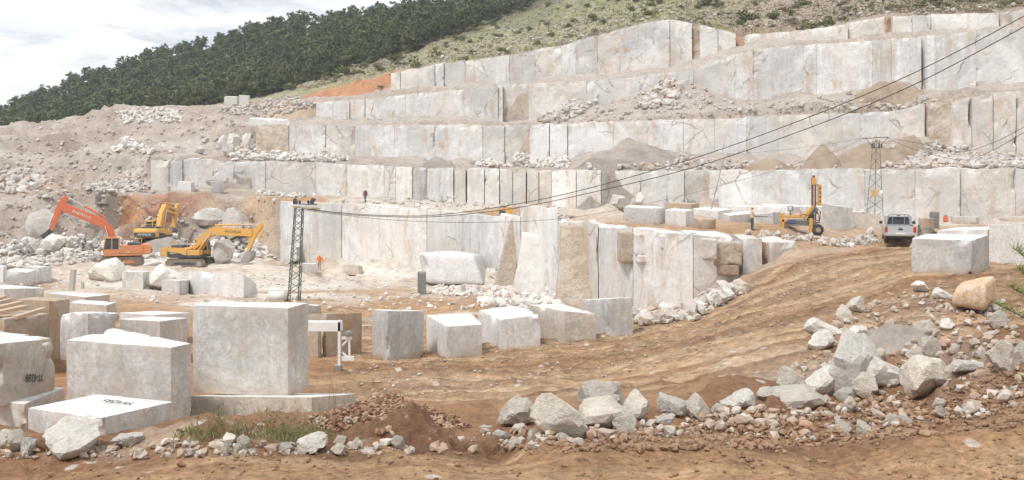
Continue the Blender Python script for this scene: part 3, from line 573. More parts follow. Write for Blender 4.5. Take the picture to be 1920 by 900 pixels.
# row of blocks along the haul road
block('leftmost upright grey block in the row beside the haul road', (697, 580, 663), (726, 582, 677), (795, 583, 668), 'blockg', seg=.1)
block('second block of the roadside row, white top and stained right face', (799, 590, 652), (837, 612, 672), (904, 608, 665), 'blockw', back=(884, 587), seg=.1)
block('middle block of the roadside row with broad white top', (893, 579, 642), (938, 599, 655), (1014, 590, 648), 'blockw', back=(968, 573), seg=.1)
block('fourth roadside block with rusty stain low on its right end', (991, 571, 634), (1058, 583, 643), (1118, 588, 636), 'blockt', back=(1052, 569), seg=.1)
block('last roadside block, squared grey block nearest the cut wall', (1087, 562, 622), (1138, 560, 632), (1187, 557, 627), 'blockg', seg=.1)
# front left group
block('large stained block at the left edge with painted number', (-130, 628, 740, 18.3), (-3, 644, 742, 16.3), (104, 634, 722, 18.2), 'blockt', back=(-20, 618), sink=.0, seg=.09, nmax=30, chip=.2)
block('low grey block lying under the block with the painted number', (-110, 742, 815, 17.6), (46, 757, 810, 16.4), (122, 726, 790, 18.6), 'block', seg=.09)
block('wide pale grey block between the numbered block and the big cube', (124, 637, 792, 16.9), (321, 651, 796, 16.2), (359, 643, 792, 16.7), 'block', back=(212, 614), seg=.08, nmax=34, chip=.2)
block('flat front block with white sawn top and painted number', (51, 764, 812, 14.9), (188, 783, 846, 13.4), (326, 752, 806, 14.9), 'block', back=(182, 738), seg=.07, nmax=30, chip=.2)
block('big upright marble cube standing on a low slab', (361, 572, 737, 18.2), (540, 577, 741, 17.6), (580, 567, 724, 18.6), 'block', back=(400, 564), seg=.09, nmax=30, chip=.18, sink=0)
block('low slab under the big upright marble cube', (352, 742, 800, 17.6), (585, 744, 800, 16.6), (668, 738, 780, 19.2), 'blockt', seg=.09, nmax=30, chip=.3, sink=.3)
block('tan block at the left edge carrying wooden planks', (-70, 585, 640, 25), (8, 598, 636, 22.6), (93, 588, 633, 24.5), 'blockr', seg=.12, sink=.5)
block('tall rusty block behind the plank block', (26, 560, 640, 27.5), (92, 564, 640, 25.8), (131, 560, 640, 28), 'blockr', seg=.14, sink=.4)
block('upright bluish grey slab left of the wide pale block', (112, 585, 650, 24), (165, 587, 652, 23.4), (222, 586, 645, 24.8), 'blockg', seg=.12, sink=.3)
block('block with white top behind the wide pale block', (222, 598, 640, 25.5), (300, 602, 640, 24.6), (352, 596, 640, 27.5), 'block', seg=.14, sink=.4)
block('flat white slab behind the block with white top', (224, 586, 610, 31), (290, 590, 610, 29.5), (357, 586, 605, 32), 'blockw', seg=.16, sink=.4)
block('long low block at far left behind the rusty one', (-60, 534, 562, 38), (8, 541, 566, 35), (86, 540, 560, 38), 'block', seg=.2)
block('tan low block beside the upright bluish slab', (128, 567, 590, 36), (200, 572, 592, 34.5), (219, 566, 588, 36.5), 'blockt', seg=.2)
block('flat tan block near the grey post in the pit', (88, 549, 566, 45), (160, 557, 569, 42), (206, 552, 564, 45.5), 'blockt', seg=.3)
block('rusty block half hidden left behind the white steel frame', (578, 604, 668), (596, 606, 671), (603, 602, 667), 'blockr', seg=.12)
block('rusty upright block right behind the white steel frame', (603, 588, 666), (612, 588, 668), (679, 586, 664), 'blockr', seg=.1)
block('small rusty block beyond the steel frame', (566, 590, 604), (600, 592, 605), (627, 589, 602), 'blockt', seg=.2)
block('thin grey slab by the foot of the near pylon', (573, 572, 590), (596, 573, 590), (603, 571, 588), 'blockg', seg=.2)
# pit blocks
block('white block with a dark end left in the pit', (10, 507, 532), (50, 511, 536), (68, 506, 530), 'blockw', seg=.4, amp=.08, chip=.4)
block('white block behind it with a cracked corner', (44, 499, 524), (72, 502, 531), (98, 500, 528), 'blockw', seg=.4, amp=.08, chip=.4)
block('narrow white block at the far left pit edge', (-40, 498, 526), (6, 500, 530), (13, 498, 527), 'blockw', seg=.4, amp=.08)
block('long sawn block with a slanting rough right end', (354, 507, 552), (457, 514, 559), (482, 532, 549), 'blockw', seg=.4, amp=.12, chip=.7)
block('small tan edged block left of the long sawn block', (303, 525, 550), (336, 526, 554), (357, 524, 551), 'block', seg=.4, amp=.1, chip=.4)
block('grey rounded block between two pit boulders', (227, 508, 540), (268, 510, 543), (281, 508, 539), 'block', seg=.4, amp=.15, chip=.8)
block('long pale block at the back of the pit by the wall', (576, 466, 487, 124), (628, 470, 489, 120), (641, 469, 488, 121), 'blockw', seg=.5, amp=.08)
block('pale block at the wall corner left of the long one', (535, 462, 486, 124), (556, 463, 488, 122), (566, 462, 487, 124), 'blockw', seg=.5, amp=.08)
block('white cube beside the worker in orange', (566, 494, 510), (588, 495, 512), (595, 494, 510), 'blockw', seg=.5, amp=.08)
block('small tan block at the foot of the wall', (643, 496, 511), (672, 497, 514), (680, 500, 512), 'blockt', seg=.5, amp=.12)
block('rusty slab resting near the wall foot, thin and pale', (645, 494, 500, 112), (668, 495, 500, 110), (674, 495, 499, 111), 'blockw', seg=.5, amp=.05)
# blocks on the second terrace, left
block('white block at the foot of the second wall, left', (333, 340, 358), (358, 342, 360), (365, 341, 358), 'blockw', seg=.6, amp=.1)
block('upright white block at the foot of the second wall', (394, 339, 361), (412, 341, 363), (420, 342, 361), 'blockw', seg=.6, amp=.1, chip=.6)
block('low pale slab on the third bench, left', (466, 222, 236), (530, 226, 238), (542, 224, 236), 'blockw', seg=.8, amp=.1)
block('pale block beside the weather mast', (420, 181, 196), (444, 182, 197), (448, 181, 195), 'block', seg=.7, amp=.2, chip=.6)
block('square pale block right of the weather mast', (448, 178, 195), (466, 179, 196), (469, 179, 194), 'block', seg=.7, amp=.2, chip=.5)
# blocks on the upper right terrace
block('long white block at the left end of the terrace row', (1169, 388, 414), (1238, 391, 421), (1248, 387, 417), 'blockw', seg=.25, amp=.06)
block('squared white block right of the long one', (1247, 393, 421), (1286, 396, 426), (1301, 393, 423), 'blockw', seg=.25, amp=.04)
block('small tan block at the foot of the leaning pole', (1300, 409, 427), (1335, 413, 430), (1342, 411, 427), 'blockr', seg=.2, amp=.06)
block('white topped slab on the terrace behind the squared block', (1246, 380, 396, 92), (1296, 383, 398, 89), (1311, 381, 396, 91), 'blockr', seg=.3)
block('pale block behind the small tan block', (1298, 391, 417, 86), (1346, 396, 421, 80), (1372, 392, 418, 84), 'blockw', seg=.3)
block('pale block left of the worker on the terrace', (1354, 400, 426, 77), (1368, 404, 430, 74), (1422, 399, 428, 77), 'block', seg=.25)
block('rounded grey block right of the worker', (1411, 402, 431, 75.5), (1450, 398, 434, 73.5), (1464, 397, 431, 76), 'blockg', seg=.22, chip=.5, amp=.12)
block('flat slab at the back of the terrace row', (1352, 386, 400, 98), (1480, 389, 402, 93), (1500, 387, 400, 96), 'blockw', seg=.4)
block('second flat slab at the back of the terrace row', (1420, 384, 398, 102), (1540, 388, 402, 98), (1560, 386, 400, 101), 'block', seg=.4)
block('dark wet block behind the drill rig', (1541, 381, 428), (1569, 386, 433), (1599, 390, 431), 'blockg', seg=.25)
block('brown block at the foot of the far pylon', (1601, 402, 426), (1630, 403, 431), (1653, 402, 430), 'blockt', seg=.3, amp=.08)
block('pale upright block left of the far pylon foot', (1597, 397, 424, 78), (1615, 398, 426, 76), (1626, 397, 424, 78), 'blockt', seg=.3, amp=.08)
block('large grey white block in front beside the truck', (1709, 447, 509), (1822, 451, 514), (1854, 440, 501), 'blockg', back=(1738, 437), seg=.11, nmax=34, chip=.22, amp=.05)
M_r = block('tall white block at the right edge behind the front one', (1854, 422, 496, 47), (1990, 415, 503, 42), (2060, 412, 498, 47), 'blockw', seg=.16, nmax=34, chip=.25)
block('flat slab lying on the tall white block', (1872, 407, 414, 47.2), (1990, 403, 412, 44), (2040, 401, 410, 47), 'block', seg=.2, sink=0)
block('low white block behind the front grey white block', (1757, 432, 470, 52), (1852, 430, 472, 47.5), (1880, 424, 470, 52), 'blockw', seg=.2)
block('thin pale slab between the mesh pillar and the orange marker', (1782, 405, 417, 88), (1830, 407, 418, 85), (1836, 407, 417, 87), 'block', seg=.3)
block('tan block right of the truck', (1722, 408, 434, 70), (1742, 410, 436, 68), (1752, 410, 434, 70), 'blockr', seg=.3, amp=.1)
# painted numbers
M['paint'] = plain('black_marker_paint', (.06, .055, .05), .8, dirt=.2)
def text(name, s, size, mat, loc, rot, parent=None, ext=.002, label=None):
    cu = bpy.data.curves.new(name, 'FONT'); cu.body = s; cu.size = size; cu.extrude = ext; cu.align_x = 'CENTER'; cu.align_y = 'CENTER'; cu.resolution_u = 2
    t = bpy.data.objects.new('tmp', cu); COL.objects.link(t); bpy.context.view_layer.update()
    me = bpy.data.meshes.new_from_object(t); bpy.data.objects.remove(t); me.materials.clear(); me.materials.append(mat)
    o = bpy.data.objects.new(name, me); o.location = loc; o.rotation_euler = rot
    return link(o, parent)
def text_on(parent, s, px, py, size, face_a, face_b, up=None, flip=False, off=.03):
    """lettering lying on the block face that runs from point a to point b"""
    loc, d = None, None
    me = parent.data; bv = BVHTree.FromPolygons([tuple(parent.matrix_basis @ v.co) for v in me.vertices], [tuple(p.vertices) for p in me.polygons])
    h, nrm, _, _ = bv.ray_cast(EYE, P(px, py, 1)-EYE)
    if h is None: return
    if nrm.dot(h-EYE) > 0: nrm = -nrm
    xax = (face_b-face_a).normalized(); zax = nrm if up is None else Vector((0, 0, 1)); xax = (xax-zax*xax.dot(zax)).normalized(); yax = zax.cross(xax)
    if flip: xax, yax = -xax, -yax
    mt = Matrix((xax, yax, zax)).transposed()
    o = text('painted_number', s, size, M['paint'], (0, 0, 0), (0, 0, 0)); o.parent = parent
    o.matrix_parent_inverse = Matrix(); o.matrix_basis = parent.matrix_basis.inverted() @ Matrix.Translation(h+zax*off) @ mt.to_4x4()
blk = {o['label']: o for o in COL.objects if o.get('category') == 'block'}
text_on(blk['large stained block at the left edge with painted number'], 'YI-4288', 62, 708, .20, P(-3, 700, 16.3), P(104, 700, 18.2), flip=True)
text_on(blk['flat front block with white sawn top and painted number'], 'YI-4285', 222, 757, .20, P(51, 780, 14.9), P(188, 780, 13.4)+Vector((.9, .3, 0)), up=1, flip=True)

# ---------------------------------------------------------------- broken rocks
def rock_mesh(name, seed, sub=3, planes=16, rough=.13, soft=1.0):
    rnd = np.random.default_rng(seed)
    bm = bmesh.new(); bmesh.ops.create_icosphere(bm, subdivisions=sub, radius=1); V = np.array([v.co[:] for v in bm.verts]); Fc = [[v.index for v in f.verts] for f in bm.faces]; bm.free()
    n = rnd.normal(size=(planes, 3)); n /= np.linalg.norm(n, axis=1, keepdims=True); h = rnd.uniform(.5, .88, planes)
    dt = V @ n.T; rad = np.min(np.where(dt > .05, h/np.maximum(dt, .05), 9), axis=1); rad = np.minimum(rad, 1.45)
    V = V*rad[:, None]; V = V*(1+rough*fbm(V+seed, .55, 3, seed)[:, None]*1.3-rough*.8*np.abs(fbm(V+seed, .22, 2, seed+3))[:, None])
    V[:, 2] -= V[:, 2].min()*.82; return V, np.array(Fc)
def rock_data(name, seed, sub, mat, **k):
    V, Fc = rock_mesh(name, seed, sub, **k); o = mesh_np(name, V, Fc, mat, smooth=True); smooth_by_angle(o, 20); me = o.data
    bpy.data.objects.remove(o); return me
RK = {}
for k in ('rock', 'rockt', 'rockg', 'rocko', 'rockr', 'rockf'):
    RK[k] = [rock_data('rock', 11*i+len(k)*7, 3 if k != 'rockf' else 2, M[k], planes=11+i*2) for i in range(5)]
def rock(px, py, wpx, kind='rock', label=None, group=None, hr=.75, dr=.9, var=None, name='rock', cat='rock', d=None, sinkf=.08, tilt=.25, rz=None):
    """py = foot of the stone in the photo, wpx = its width there"""
    loc, dd = hit(px, py)
    if loc is None: return
    if d: loc = P(px, py, d); dd = d
    w_ = wpx/F*dd/2*1.18; hr *= .95; o = bpy.data.objects.new(name, random.choice(RK[kind]) if var is None else RK[kind][var])
    o.location = loc+Vector((0, w_*dr*.5, -w_*hr*sinkf*1.9)); o.scale = (w_, w_*dr, w_*hr*1.08)
    o.rotation_euler = (random.uniform(-tilt, tilt), random.uniform(-tilt, tilt), random.uniform(0, 6.3) if rz is None else rz)
    link(o); return tag(o, label, cat, group)
big_rocks = [
 # front berm, centre
 (1046, 820, 118, 'rockt', 'broad cream boulder with sharp lower point in the middle of the front berm', .62, 1), (1125, 772, 125, 'rockg', 'largest dark topped boulder behind the cream one on the front berm', 0.55, 2),
 (1130, 792, 95, 'rockt', 'cream angular boulder right of the berm middle', .6, 3), (1200, 790, 80, 'rockt', 'rounded tan boulder beside the dark topped one', .72, 0),
 (1175, 812, 52, 'rockg', 'small grey boulder below the rounded tan one', .7, 4), (967, 800, 70, 'rockg', 'grey boulder in front of the bright slab end', .8, 1),
 (1262, 782, 60, 'rock', 'pointed grey boulder right of the cream group', .95, 2), (1305, 786, 58, 'rockt', 'round cornered tan boulder beside the pointed one', .85, 0),
 (1400, 765, 62, 'rock', 'long pale wedge shaped rock on the berm', .65, 3), (1440, 755, 50, 'rockg', 'flat grey rock left of the right hand boulder group', .6, 4),
 (1245, 800, 34, 'rock', 'small pale rock at the foot of the pointed boulder', .7, 1), (1345, 778, 30, 'rockg', 'small rock between the wedge and the tan boulder', .9, 2), (975, 812, 40, 'rockt', 'flat pinkish rock under the grey boulder', .5, 2),
 # right group
 (1492, 742, 62, 'rockg', 'grey wedge rock left of the tall standing boulder', .85, 1), (1548, 742, 62, 'rock', 'pale side boulder leaning on the tall one', 1.15, 3), (1592, 748, 86, 'rock', 'tall standing boulder with brown right side', 1.4, 0),
 (1655, 728, 92, 'rock', 'light grey boulder right of the tall standing one', .8, 2), (1632, 742, 52, 'rockt', 'small brown boulder at the foot of the light grey one', .85, 4), (1588, 755, 44, 'rock', 'pointed white stone in front of the tall boulder', .75, 1),
 (1495, 765, 110, 'rockg', 'long low grey rock in front of the wedge', .45, 3), (1748, 740, 98, 'rockt', 'rough lumpy cream boulder sunk in the brown bank', 0.75, 4), (1820, 700, 66, 'rock', 'long pale rock lying on top of the brown bank', .5, 2),
 (1895, 692, 76, 'rockt', 'cream rock near the right edge of the bank', .85, 0), (1455, 770, 50, 'rockr', 'reddish low rock at the left end of the right group', .5, 0),
 # slope below the right blocks
 (1545, 632, 80, 'rock', 'flat white topped slab left on the right slope', .5, 2), (1550, 652, 48, 'rock', 'small white wedge in front of the flat slab', .85, 3), (1610, 632, 44, 'rock', 'pale flat stone right of the white slab', .5, 1),
 (1608, 585, 40, 'rockg', 'round grey rock by the edge of the haul road', .85, 0), (1585, 606, 36, 'rockg', 'grey rock below the round one', .9, 1), (1765, 560, 40, 'rock', 'pale rock wedged under the orange boulder', .6, 3),
 (1728, 548, 50, 'rock', 'light stone behind the grey slope', .5, 4), (1742, 632, 50, 'rockg', 'brown grey boulder in the middle of the right slope', .8, 2), (1750, 670, 44, 'rockg', 'grey boulder below the brown grey one', .95, 4),
 (1722, 680, 50, 'rockt', 'leaning cream slab in front of the slope', .6, 1), (1778, 615, 28, 'rock', 'small white block on the red soil', .8, 3), (1840, 670, 34, 'rock', 'small pale stone on the red soil slope', .5, 2), (1870, 585, 34, 'rockg', 'grey stone right of the orange boulder', .5, 2),
 # left foreground
 (135, 838, 112, 'rock', 'rough white boulder leaning on the flat front block', 0.6, 3), (585, 852, 92, 'rock', 'pointed white boulder beside the weeds', 0.5, 2), (25, 848, 44, 'rockt', 'brown edged boulder at the lower left', .9, 1),
 (52, 852, 40, 'rock', 'pale boulder next to the brown edged one', 1.0, 4), (78, 846, 34, 'rockr', 'orange brown stone at the lower left', .8, 0), (108, 850, 42, 'rock', 'white stone in front of the rough boulder', .7, 2), (341, 812, 32, 'rocko', 'small orange stone beside the low slab', .5, 0),
 (2, 845, 50, 'rockt', 'brown boulder cut off by the left edge', 1.0, 2), (790, 832, 60, 'rockg', 'flat grey stone at the foot of the soil mound', .5, 1), (820, 826, 40, 'rock', 'flat pale stone right of the soil mound foot', .5, 2), (935, 826, 36, 'rock', 'white wedge stone left of the berm boulders', .6, 3), (240, 840, 60, 'rock', 'pale rubble stone in front of the flat block', .4, 0),
 # pit boulders
 (193, 528, 72, 'rock', 'white rounded boulder in front of the orange excavator', 0.76, 3), (300, 545, 78, 'rock', 'white boulder tilted to the right in the pit', 0.78, 2), (412, 494, 62, 'rockf', 'large pale boulder under the yellow excavator arm', 0.8, 1),
 (72, 442, 70, 'rockf', 'brown grey boulder in the bank at the left', 0.75, 1), (390, 424, 60, 'rockf', 'bluish grey slab leaning in the bank behind the excavator', 0.85, 3), (440, 430, 60, 'rockf', 'grey boulder right of the bluish slab', .9, 0),
 (60, 475, 60, 'rockf', 'white rubble boulder left of the breaker', .6, 2), (100, 478, 70, 'rockf', 'white rubble boulder under the breaker tip', .6, 4), (912, 573, 44, 'rock', 'grey stone left of the middle roadside block', .5, 2), (1108, 560, 56, 'rockt', 'flat tan boulder behind the last roadside block', .5, 1),
 (965, 560, 30, 'rockg', 'grey stone at the foot of the rubble pile', .7, 1), (372, 288, 26, 'rockf', 'white tilted block stone on the left slope', .8, 2), (1160, 392, 40, 'rockf', 'white boulder at the left end of the terrace row', 1.0, 3), (1205, 386, 36, 'rockf', 'tan stained boulder behind the long white block', 1.1, 1),
 (1190, 392, 26, 'rockf', 'tan stained boulder between the white boulder and long block', .9, 4), (1066, 360+20, 1, 'rockf', None, 1, 1),
 (415, 282, 34, 'rockf', 'upright pale boulder left of the benches', 1.2, 0), (438, 284, 34, 'rockf', 'tall grey boulder in the bench gap', 1.5, 3), (460, 280, 30, 'rockf', 'leaning grey boulder right of the tall one', 1.4, 2), (425, 292, 30, 'rockf', 'low pale boulder below the tall grey one', .9, 1),
]
for x, y, w_, k, lab, hr, v in big_rocks:
    if lab: rock(x, y, w_, k, lab, None, hr, .85, v, 'boulder', 'boulder')
block('bright slab end beside the grey berm boulder', (930, 768, 782, 17.5), (985, 764, 778, 17.2), (998, 762, 776, 18), 'blockw', seg=.1, sink=.1)
# the orange veined boulder
ob = block('large orange veined boulder below the white blocks', (1776, 548, 572, 27.5), (1850, 532, 574, 26), (1872, 512, 552, 27.6), 'block', name='boulder', cat='boulder', seg=.07, r=.18, chip=.5, amp=.22, nmax=30)
ob.data.materials.clear(); ob.data.materials.append(M['rocko'])
# large pale boulder undercut on props in the pit
ub = hexa('boulder', [P(806, 527, 88), P(905, 533, 86), P(925, 533, 91), P(800, 520, 93)], [P(792, 479, 88.6), P(884, 481, 87), P(900, 479, 91), P(800, 475, 93)], M['blockw'], r=.35, seg=.22, amp=.9, chip=1.0, seed=77, nmax=34)
tag(ub, 'huge pale undercut boulder resting on props in the pit', 'boulder')

# rubble: the largest stones are objects, the rest of each heap is one mass
ORD = 'first second third fourth fifth sixth seventh eighth ninth tenth eleventh twelfth thirteenth fourteenth fifteenth sixteenth seventeenth eighteenth nineteenth twentieth twenty-first twenty-second twenty-third twenty-fourth twenty-fifth twenty-sixth'.split()
LOWR = [rock_mesh('r', 100+i, 1, planes=9, rough=.02) for i in range(10)]
def inpoly(poly, x, y):
    c = False; n = len(poly)
    for i in range(n):
        x1, y1 = poly[i]; x2, y2 = poly[i-1]
        if (y1 > y) != (y2 > y) and x < (x2-x1)*(y-y1)/(y2-y1)+x1: c = not c
    return c
def scatter(name, poly, n, wmin, wmax, mat, label, power=2.5, singles=0, skind=None, slabel=None, sgroup=None, lift=.0, hr=(.5, 1.), seed=1, flat=1.):
    """stones thrown over the part of the land seen inside a photo polygon; wmin, wmax in metres"""
    if wmin >= .15: wmin, wmax, n, hr = wmin*.6, wmax*.8, int(n*1.7), (.35, .85)
    rnd = random.Random(seed*31+n); xs = [p[0] for p in poly]; ys = [p[1] for p in poly]; spots = []
    tries = 0
    while len(spots) < n and tries < n*8:
        tries += 1; x = rnd.uniform(min(xs), max(xs)); y = rnd.uniform(min(ys), max(ys))
        if not inpoly(poly, x, y): continue
        loc, d = hit(x, y)
        if loc is None: continue
        spots.append((loc, wmin+(wmax-wmin)*rnd.random()**power, d))
    spots.sort(key=lambda s: -s[1]/s[2])

    sing = sorted(spots[:singles], key=lambda q: q[0].x/q[0].y)
    for q_, (loc, w_, d) in enumerate(sing):
        o = bpy.data.objects.new('rock', rnd.choice(RK[skind])); o.location = loc+Vector((0, 0, -w_*.08)); h = rnd.uniform(*hr)
        o.scale = (w_/2, w_/2*rnd.uniform(.7, 1), w_/2*h); o.rotation_euler = (rnd.uniform(-.4, .4), rnd.uniform(-.4, .4), rnd.uniform(0, 6.3)); link(o); tag(o, ORD[q_]+' from the left of the larger stones '+slabel, 'rock', sgroup)
    Vs, Fs = [], []; b = 0
    for loc, w_, d in spots[singles:]:
        V, Fc = rnd.choice(LOWR); a = rnd.uniform(0, 6.3); ca, sa = math.cos(a), math.sin(a)
        t = rnd.uniform(-.5, .5); ct, st_ = math.cos(t), math.sin(t)
        V = V*np.array([w_/2, w_/2*rnd.uniform(.6, 1), w_/2*rnd.uniform(*hr)*flat])
        V = V @ np.array([[ct, 0, -st_], [0, 1, 0], [st_, 0, ct]]) @ np.array([[ca, sa, 0], [-sa, ca, 0], [0, 0, 1]])
        Vs.append(V+np.array(loc)+np.array([0, 0, lift*w_-w_*.06])); Fs.append(Fc+b); b += len(V)
    if Vs:
        o = mesh_np(name, np.concatenate(Vs), np.concatenate(Fs), mat); tag(o, label, 'rubble' if 'rubble' in name else 'stones', None, 'stuff'); return o
def mat_rubble(name, cols, size):
    m = NT(name, .96); c = m.coord(rand=False)
    vo = m.n('TexVoronoi', Scale=1/size); m.l(c, vo.inputs['Vector']); sp_ = m.n('SeparateColor'); m.l(vo.outputs['Color'], sp_.inputs[0])
    st = [(i/(len(cols)-1), q) for i, q in enumerate(cols)]
    col = m.mix(m.ramp(m.noise(c, 3/size, 5, .7), [(.3, .0), (.8, .5)]), m.ramp(sp_.outputs[0], st), (.40, .31, .23)); m.color(col); m.bump(m.noise(c, 4/size, 5, .7), .5, size*.1); return m.m
M['rub'] = mat_rubble('far_rubble', [(.56, .54, .51), (.44, .40, .37), (.62, .60, .58), (.46, .38, .31)], 1.6)
M['rubw'] = mat_rubble('white_rubble', [(.70, .69, .67), (.58, .57, .55), (.74, .73, .71), (.60, .54, .47)], 1.5)
M['rubn'] = mat_rubble('near_rubble', [(.48, .44, .40), (.36, .26, .19), (.60, .57, .53), (.42, .27, .17), (.40, .38, .36)], .35)
M['clod'] = mat_rubble('mud_clods', [(.27, .155, .09), (.21, .12, .068), (.34, .21, .13), (.24, .138, .078)], .3)
M['clodr'] = mat_rubble('red_soil_clods', [(.28, .135, .08), (.20, .09, .055), (.34, .19, .12), (.40, .30, .23)], .3)
G = 'broken stones along the front berm'
scatter('berm_rubble', [(0, 838), (340, 828), (560, 838), (900, 812), (1240, 790), (1480, 752), (1700, 735), (1700, 765), (1240, 822), (900, 850), (0, 862)], 2600, .012, .22, M['rubn'], 'small stones strewn along the front berm', 9, 16, 'rockt', 'strewn along the front berm', G, seed=3)
scatter('track_stones', [(0, 862), (900, 850), (1500, 780), (1920, 700), (1920, 900), (0, 900)], 1500, .01, .09, M['clod'], 'mud clods pressed up along the muddy track', 4.5, seed=4, hr=(.4, .8))
scatter('bank_clods', [(900, 835), (1250, 800), (1500, 765), (1720, 745), (1920, 690), (1920, 800), (1500, 840), (1000, 850)], 3200, .015, .15, M['clod'], 'brown clods of earth on the bank at the right', 4.2, seed=5, hr=(.4, .8))
scatter('bank_stones', [(1300, 800), (1700, 755), (1920, 705), (1920, 770), (1500, 835)], 160, .04, .26, M['rubn'], 'small pale stones in the brown bank at the right', 2.2, 8, 'rockt', 'in the brown clods of the right bank', 'pale stones in the brown bank', seed=6)
scatter('slope_rubble', [(1500, 640), (1600, 585), (1720, 535), (1860, 580), (1920, 520), (1920, 690), (1700, 735), (1480, 740)], 2400, .015, .34, M['rubn'], 'gravel and stones on the slope below the right hand blocks', 9, 12, 'rockg', 'on the loose slope below the right blocks', 'stones on the right slope', seed=7)
scatter('road_stones', [(600, 760), (1200, 700), (1450, 620), (1600, 540), (1700, 470), (1480, 480), (1300, 600), (700, 680)], 900, .03, .14, M['rubn'], 'pebbles and clods on the haul road', 2.4, seed=8, hr=(.4, .7))
scatter('pit_rubble', [(925, 545), (950, 515), (1000, 520), (1040, 540), (1045, 575), (900, 575)], 520, .15, 1.1, M['rubw'], 'heap of broken marble at the foot of the pit wall', 2, 16, 'rock', 'in the heap at the pit wall foot', 'rocks of the pit wall heap', seed=9)
scatter('pit_bank_rubble', [(0, 460), (120, 440), (190, 455), (330, 455), (480, 450), (520, 485), (330, 480), (180, 492), (0, 505)], 900, .2, 1.9, M['rubw'], 'broken rock along the foot of the pit bank', 2.4, 22, 'rockf', 'at the foot of the pit bank', 'rocks at the foot of the pit bank', seed=10)
scatter('dump_rubble', [(0, 250), (140, 215), (430, 215), (480, 270), (300, 300), (330, 365), (180, 372), (0, 400)], 2400, .1, 1.2, M['rub'], 'loose stones all over the left dump slope', 7, 14, 'rockf', 'lying loose on the left dump slope', 'stones on the dump slope', seed=11)
scatter('dump_bank_rubble', [(0, 400), (180, 374), (520, 376), (500, 470), (330, 460), (120, 450), (0, 465)], 450, .12, 1.0, M['rub'], 'stones stuck in the earth bank behind the excavators', 3, 6, 'rockf', 'in the earth bank behind the excavators', 'stones in the earth bank', seed=12)
scatter('crest_rubble', [(215, 212), (270, 203), (340, 207), (345, 228), (240, 232)], 260, .5, 2.4, M['rubw'], 'white rubble heap on the crest of the dump', 1.8, 12, 'rockf', 'in the white heap on the dump crest', 'rocks of the crest heap', seed=13)
scatter('slope_heap_rubble', [(210, 285), (235, 262), (275, 275), (290, 290)], 50, .7, 3., M['rubw'], 'white stones lying together on the dump slope', 1.2, 6, 'rockf', 'in the small dump slope heap', 'small white heap', seed=14)
scatter('left_heap_rubble', [(160, 352), (240, 330), (285, 350), (270, 360), (180, 362)], 260, .4, 2., M['rub'], 'grey stones at the left end of the second wall', 2, 8, 'rockf', 'left of the second wall', 'heap left of the second wall', seed=15)
scatter('rust_heap_rubble', [(0, 330), (40, 318), (95, 340), (60, 360), (0, 365)], 120, .5, 3., M['rub'], 'rusty boulders at the left edge', 1.6, 7, 'rockf', 'in the rusty heap at the left edge', 'rusty heap', seed=16)
scatter('bench_rubble', [(430, 292), (470, 268), (545, 290), (640, 280), (665, 303), (440, 299)], 420, .4, 2.0, M['rubw'], 'white rubble at the foot of the third wall', 1.8, 12, 'rockf', 'under the left part of the third wall', 'left rubble of the third wall', seed=17)
scatter('bench_middle_rubble', [(880, 306), (960, 290), (1060, 296), (1070, 316), (900, 312)], 300, .4, 2.0, M['rubw'], 'white rubble at the foot of the third wall, middle', 1.8, 8, 'rockf', 'under the middle of the third wall', 'middle rubble of the third wall', seed=18)
scatter('upper_heap_rubble', [(1005, 228), (1060, 200), (1115, 172), (1140, 170), (1090, 215), (1060, 228)], 150, .7, 3.4, M['rub'], 'line of boulders down the scree', 1.3, 12, 'rockf', 'in the upper scree line', 'boulder line', seed=19)
scatter('scree_heap_rubble', [(1190, 205), (1250, 150), (1280, 160), (1265, 200)], 130, .6, 3.2, M['rub'], 'boulders in the middle of the scree', 1.4, 10, 'rockf', 'in the middle of the upper scree', 'middle scree boulders', seed=20)
scatter('scree_stones', [(1000, 228), (1150, 170), (1300, 135), (1440, 190), (1720, 165), (1760, 190), (1740, 210), (1440, 212), (1100, 230)], 1600, .12, 1.1, M['rub'], 'small stones on the upper scree', 5, seed=21)
scatter('terrace_stones', [(1090, 310), (1190, 280), (1330, 298), (1500, 312), (1600, 285), (1740, 265), (1920, 300), (1920, 317), (1100, 320)], 1800, .12, 1.3, M['rub'], 'stones and gravel on the third bench', 4.5, 8, 'rockf', 'on the gravel of the third bench', 'stones on the third bench', seed=22)
scatter('right_bench_rubble', [(1700, 300), (1920, 292), (1920, 316), (1720, 314)], 500, .3, 1.8, M['rub'], 'rubble band on the third bench at the right', 2, 12, 'rockf', 'in the rubble band at the right edge', 'right rubble band', seed=23)
scatter('second_bench_rubble', [(480, 364), (500, 350), (560, 348), (605, 364), (560, 372)], 300, .3, 1.5, M['rubw'], 'white rubble at the foot of the second wall', 1.8, 8, 'rockf', 'in the rubble under the second wall', 'rubble of the second wall', seed=24)
scatter('terrace_edge_rubble', [(960, 400), (1080, 405), (1060, 420), (1180, 430), (1000, 420)], 200, .15, .9, M['rub'], 'crumbled stone on the edge of the lowest wall', 2.5, seed=25)
scatter('rig_rubble', [(1560, 452), (1640, 440), (1650, 455), (1590, 466), (1380, 440), (1480, 436)], 260, .1, .7, M['rub'], 'white grit and stones beside the drill rig', 2.5, seed=26)
scatter('wall_slip_rubble', [(1187, 590), (1290, 575), (1380, 530), (1400, 545), (1300, 600), (1200, 610)], 420, .12, .9, M['rub'], 'broken stone between the haul road and the lowest wall', 2.6, 10, 'rock', 'between haul road and lowest wall', 'stones beside the haul road', seed=27)
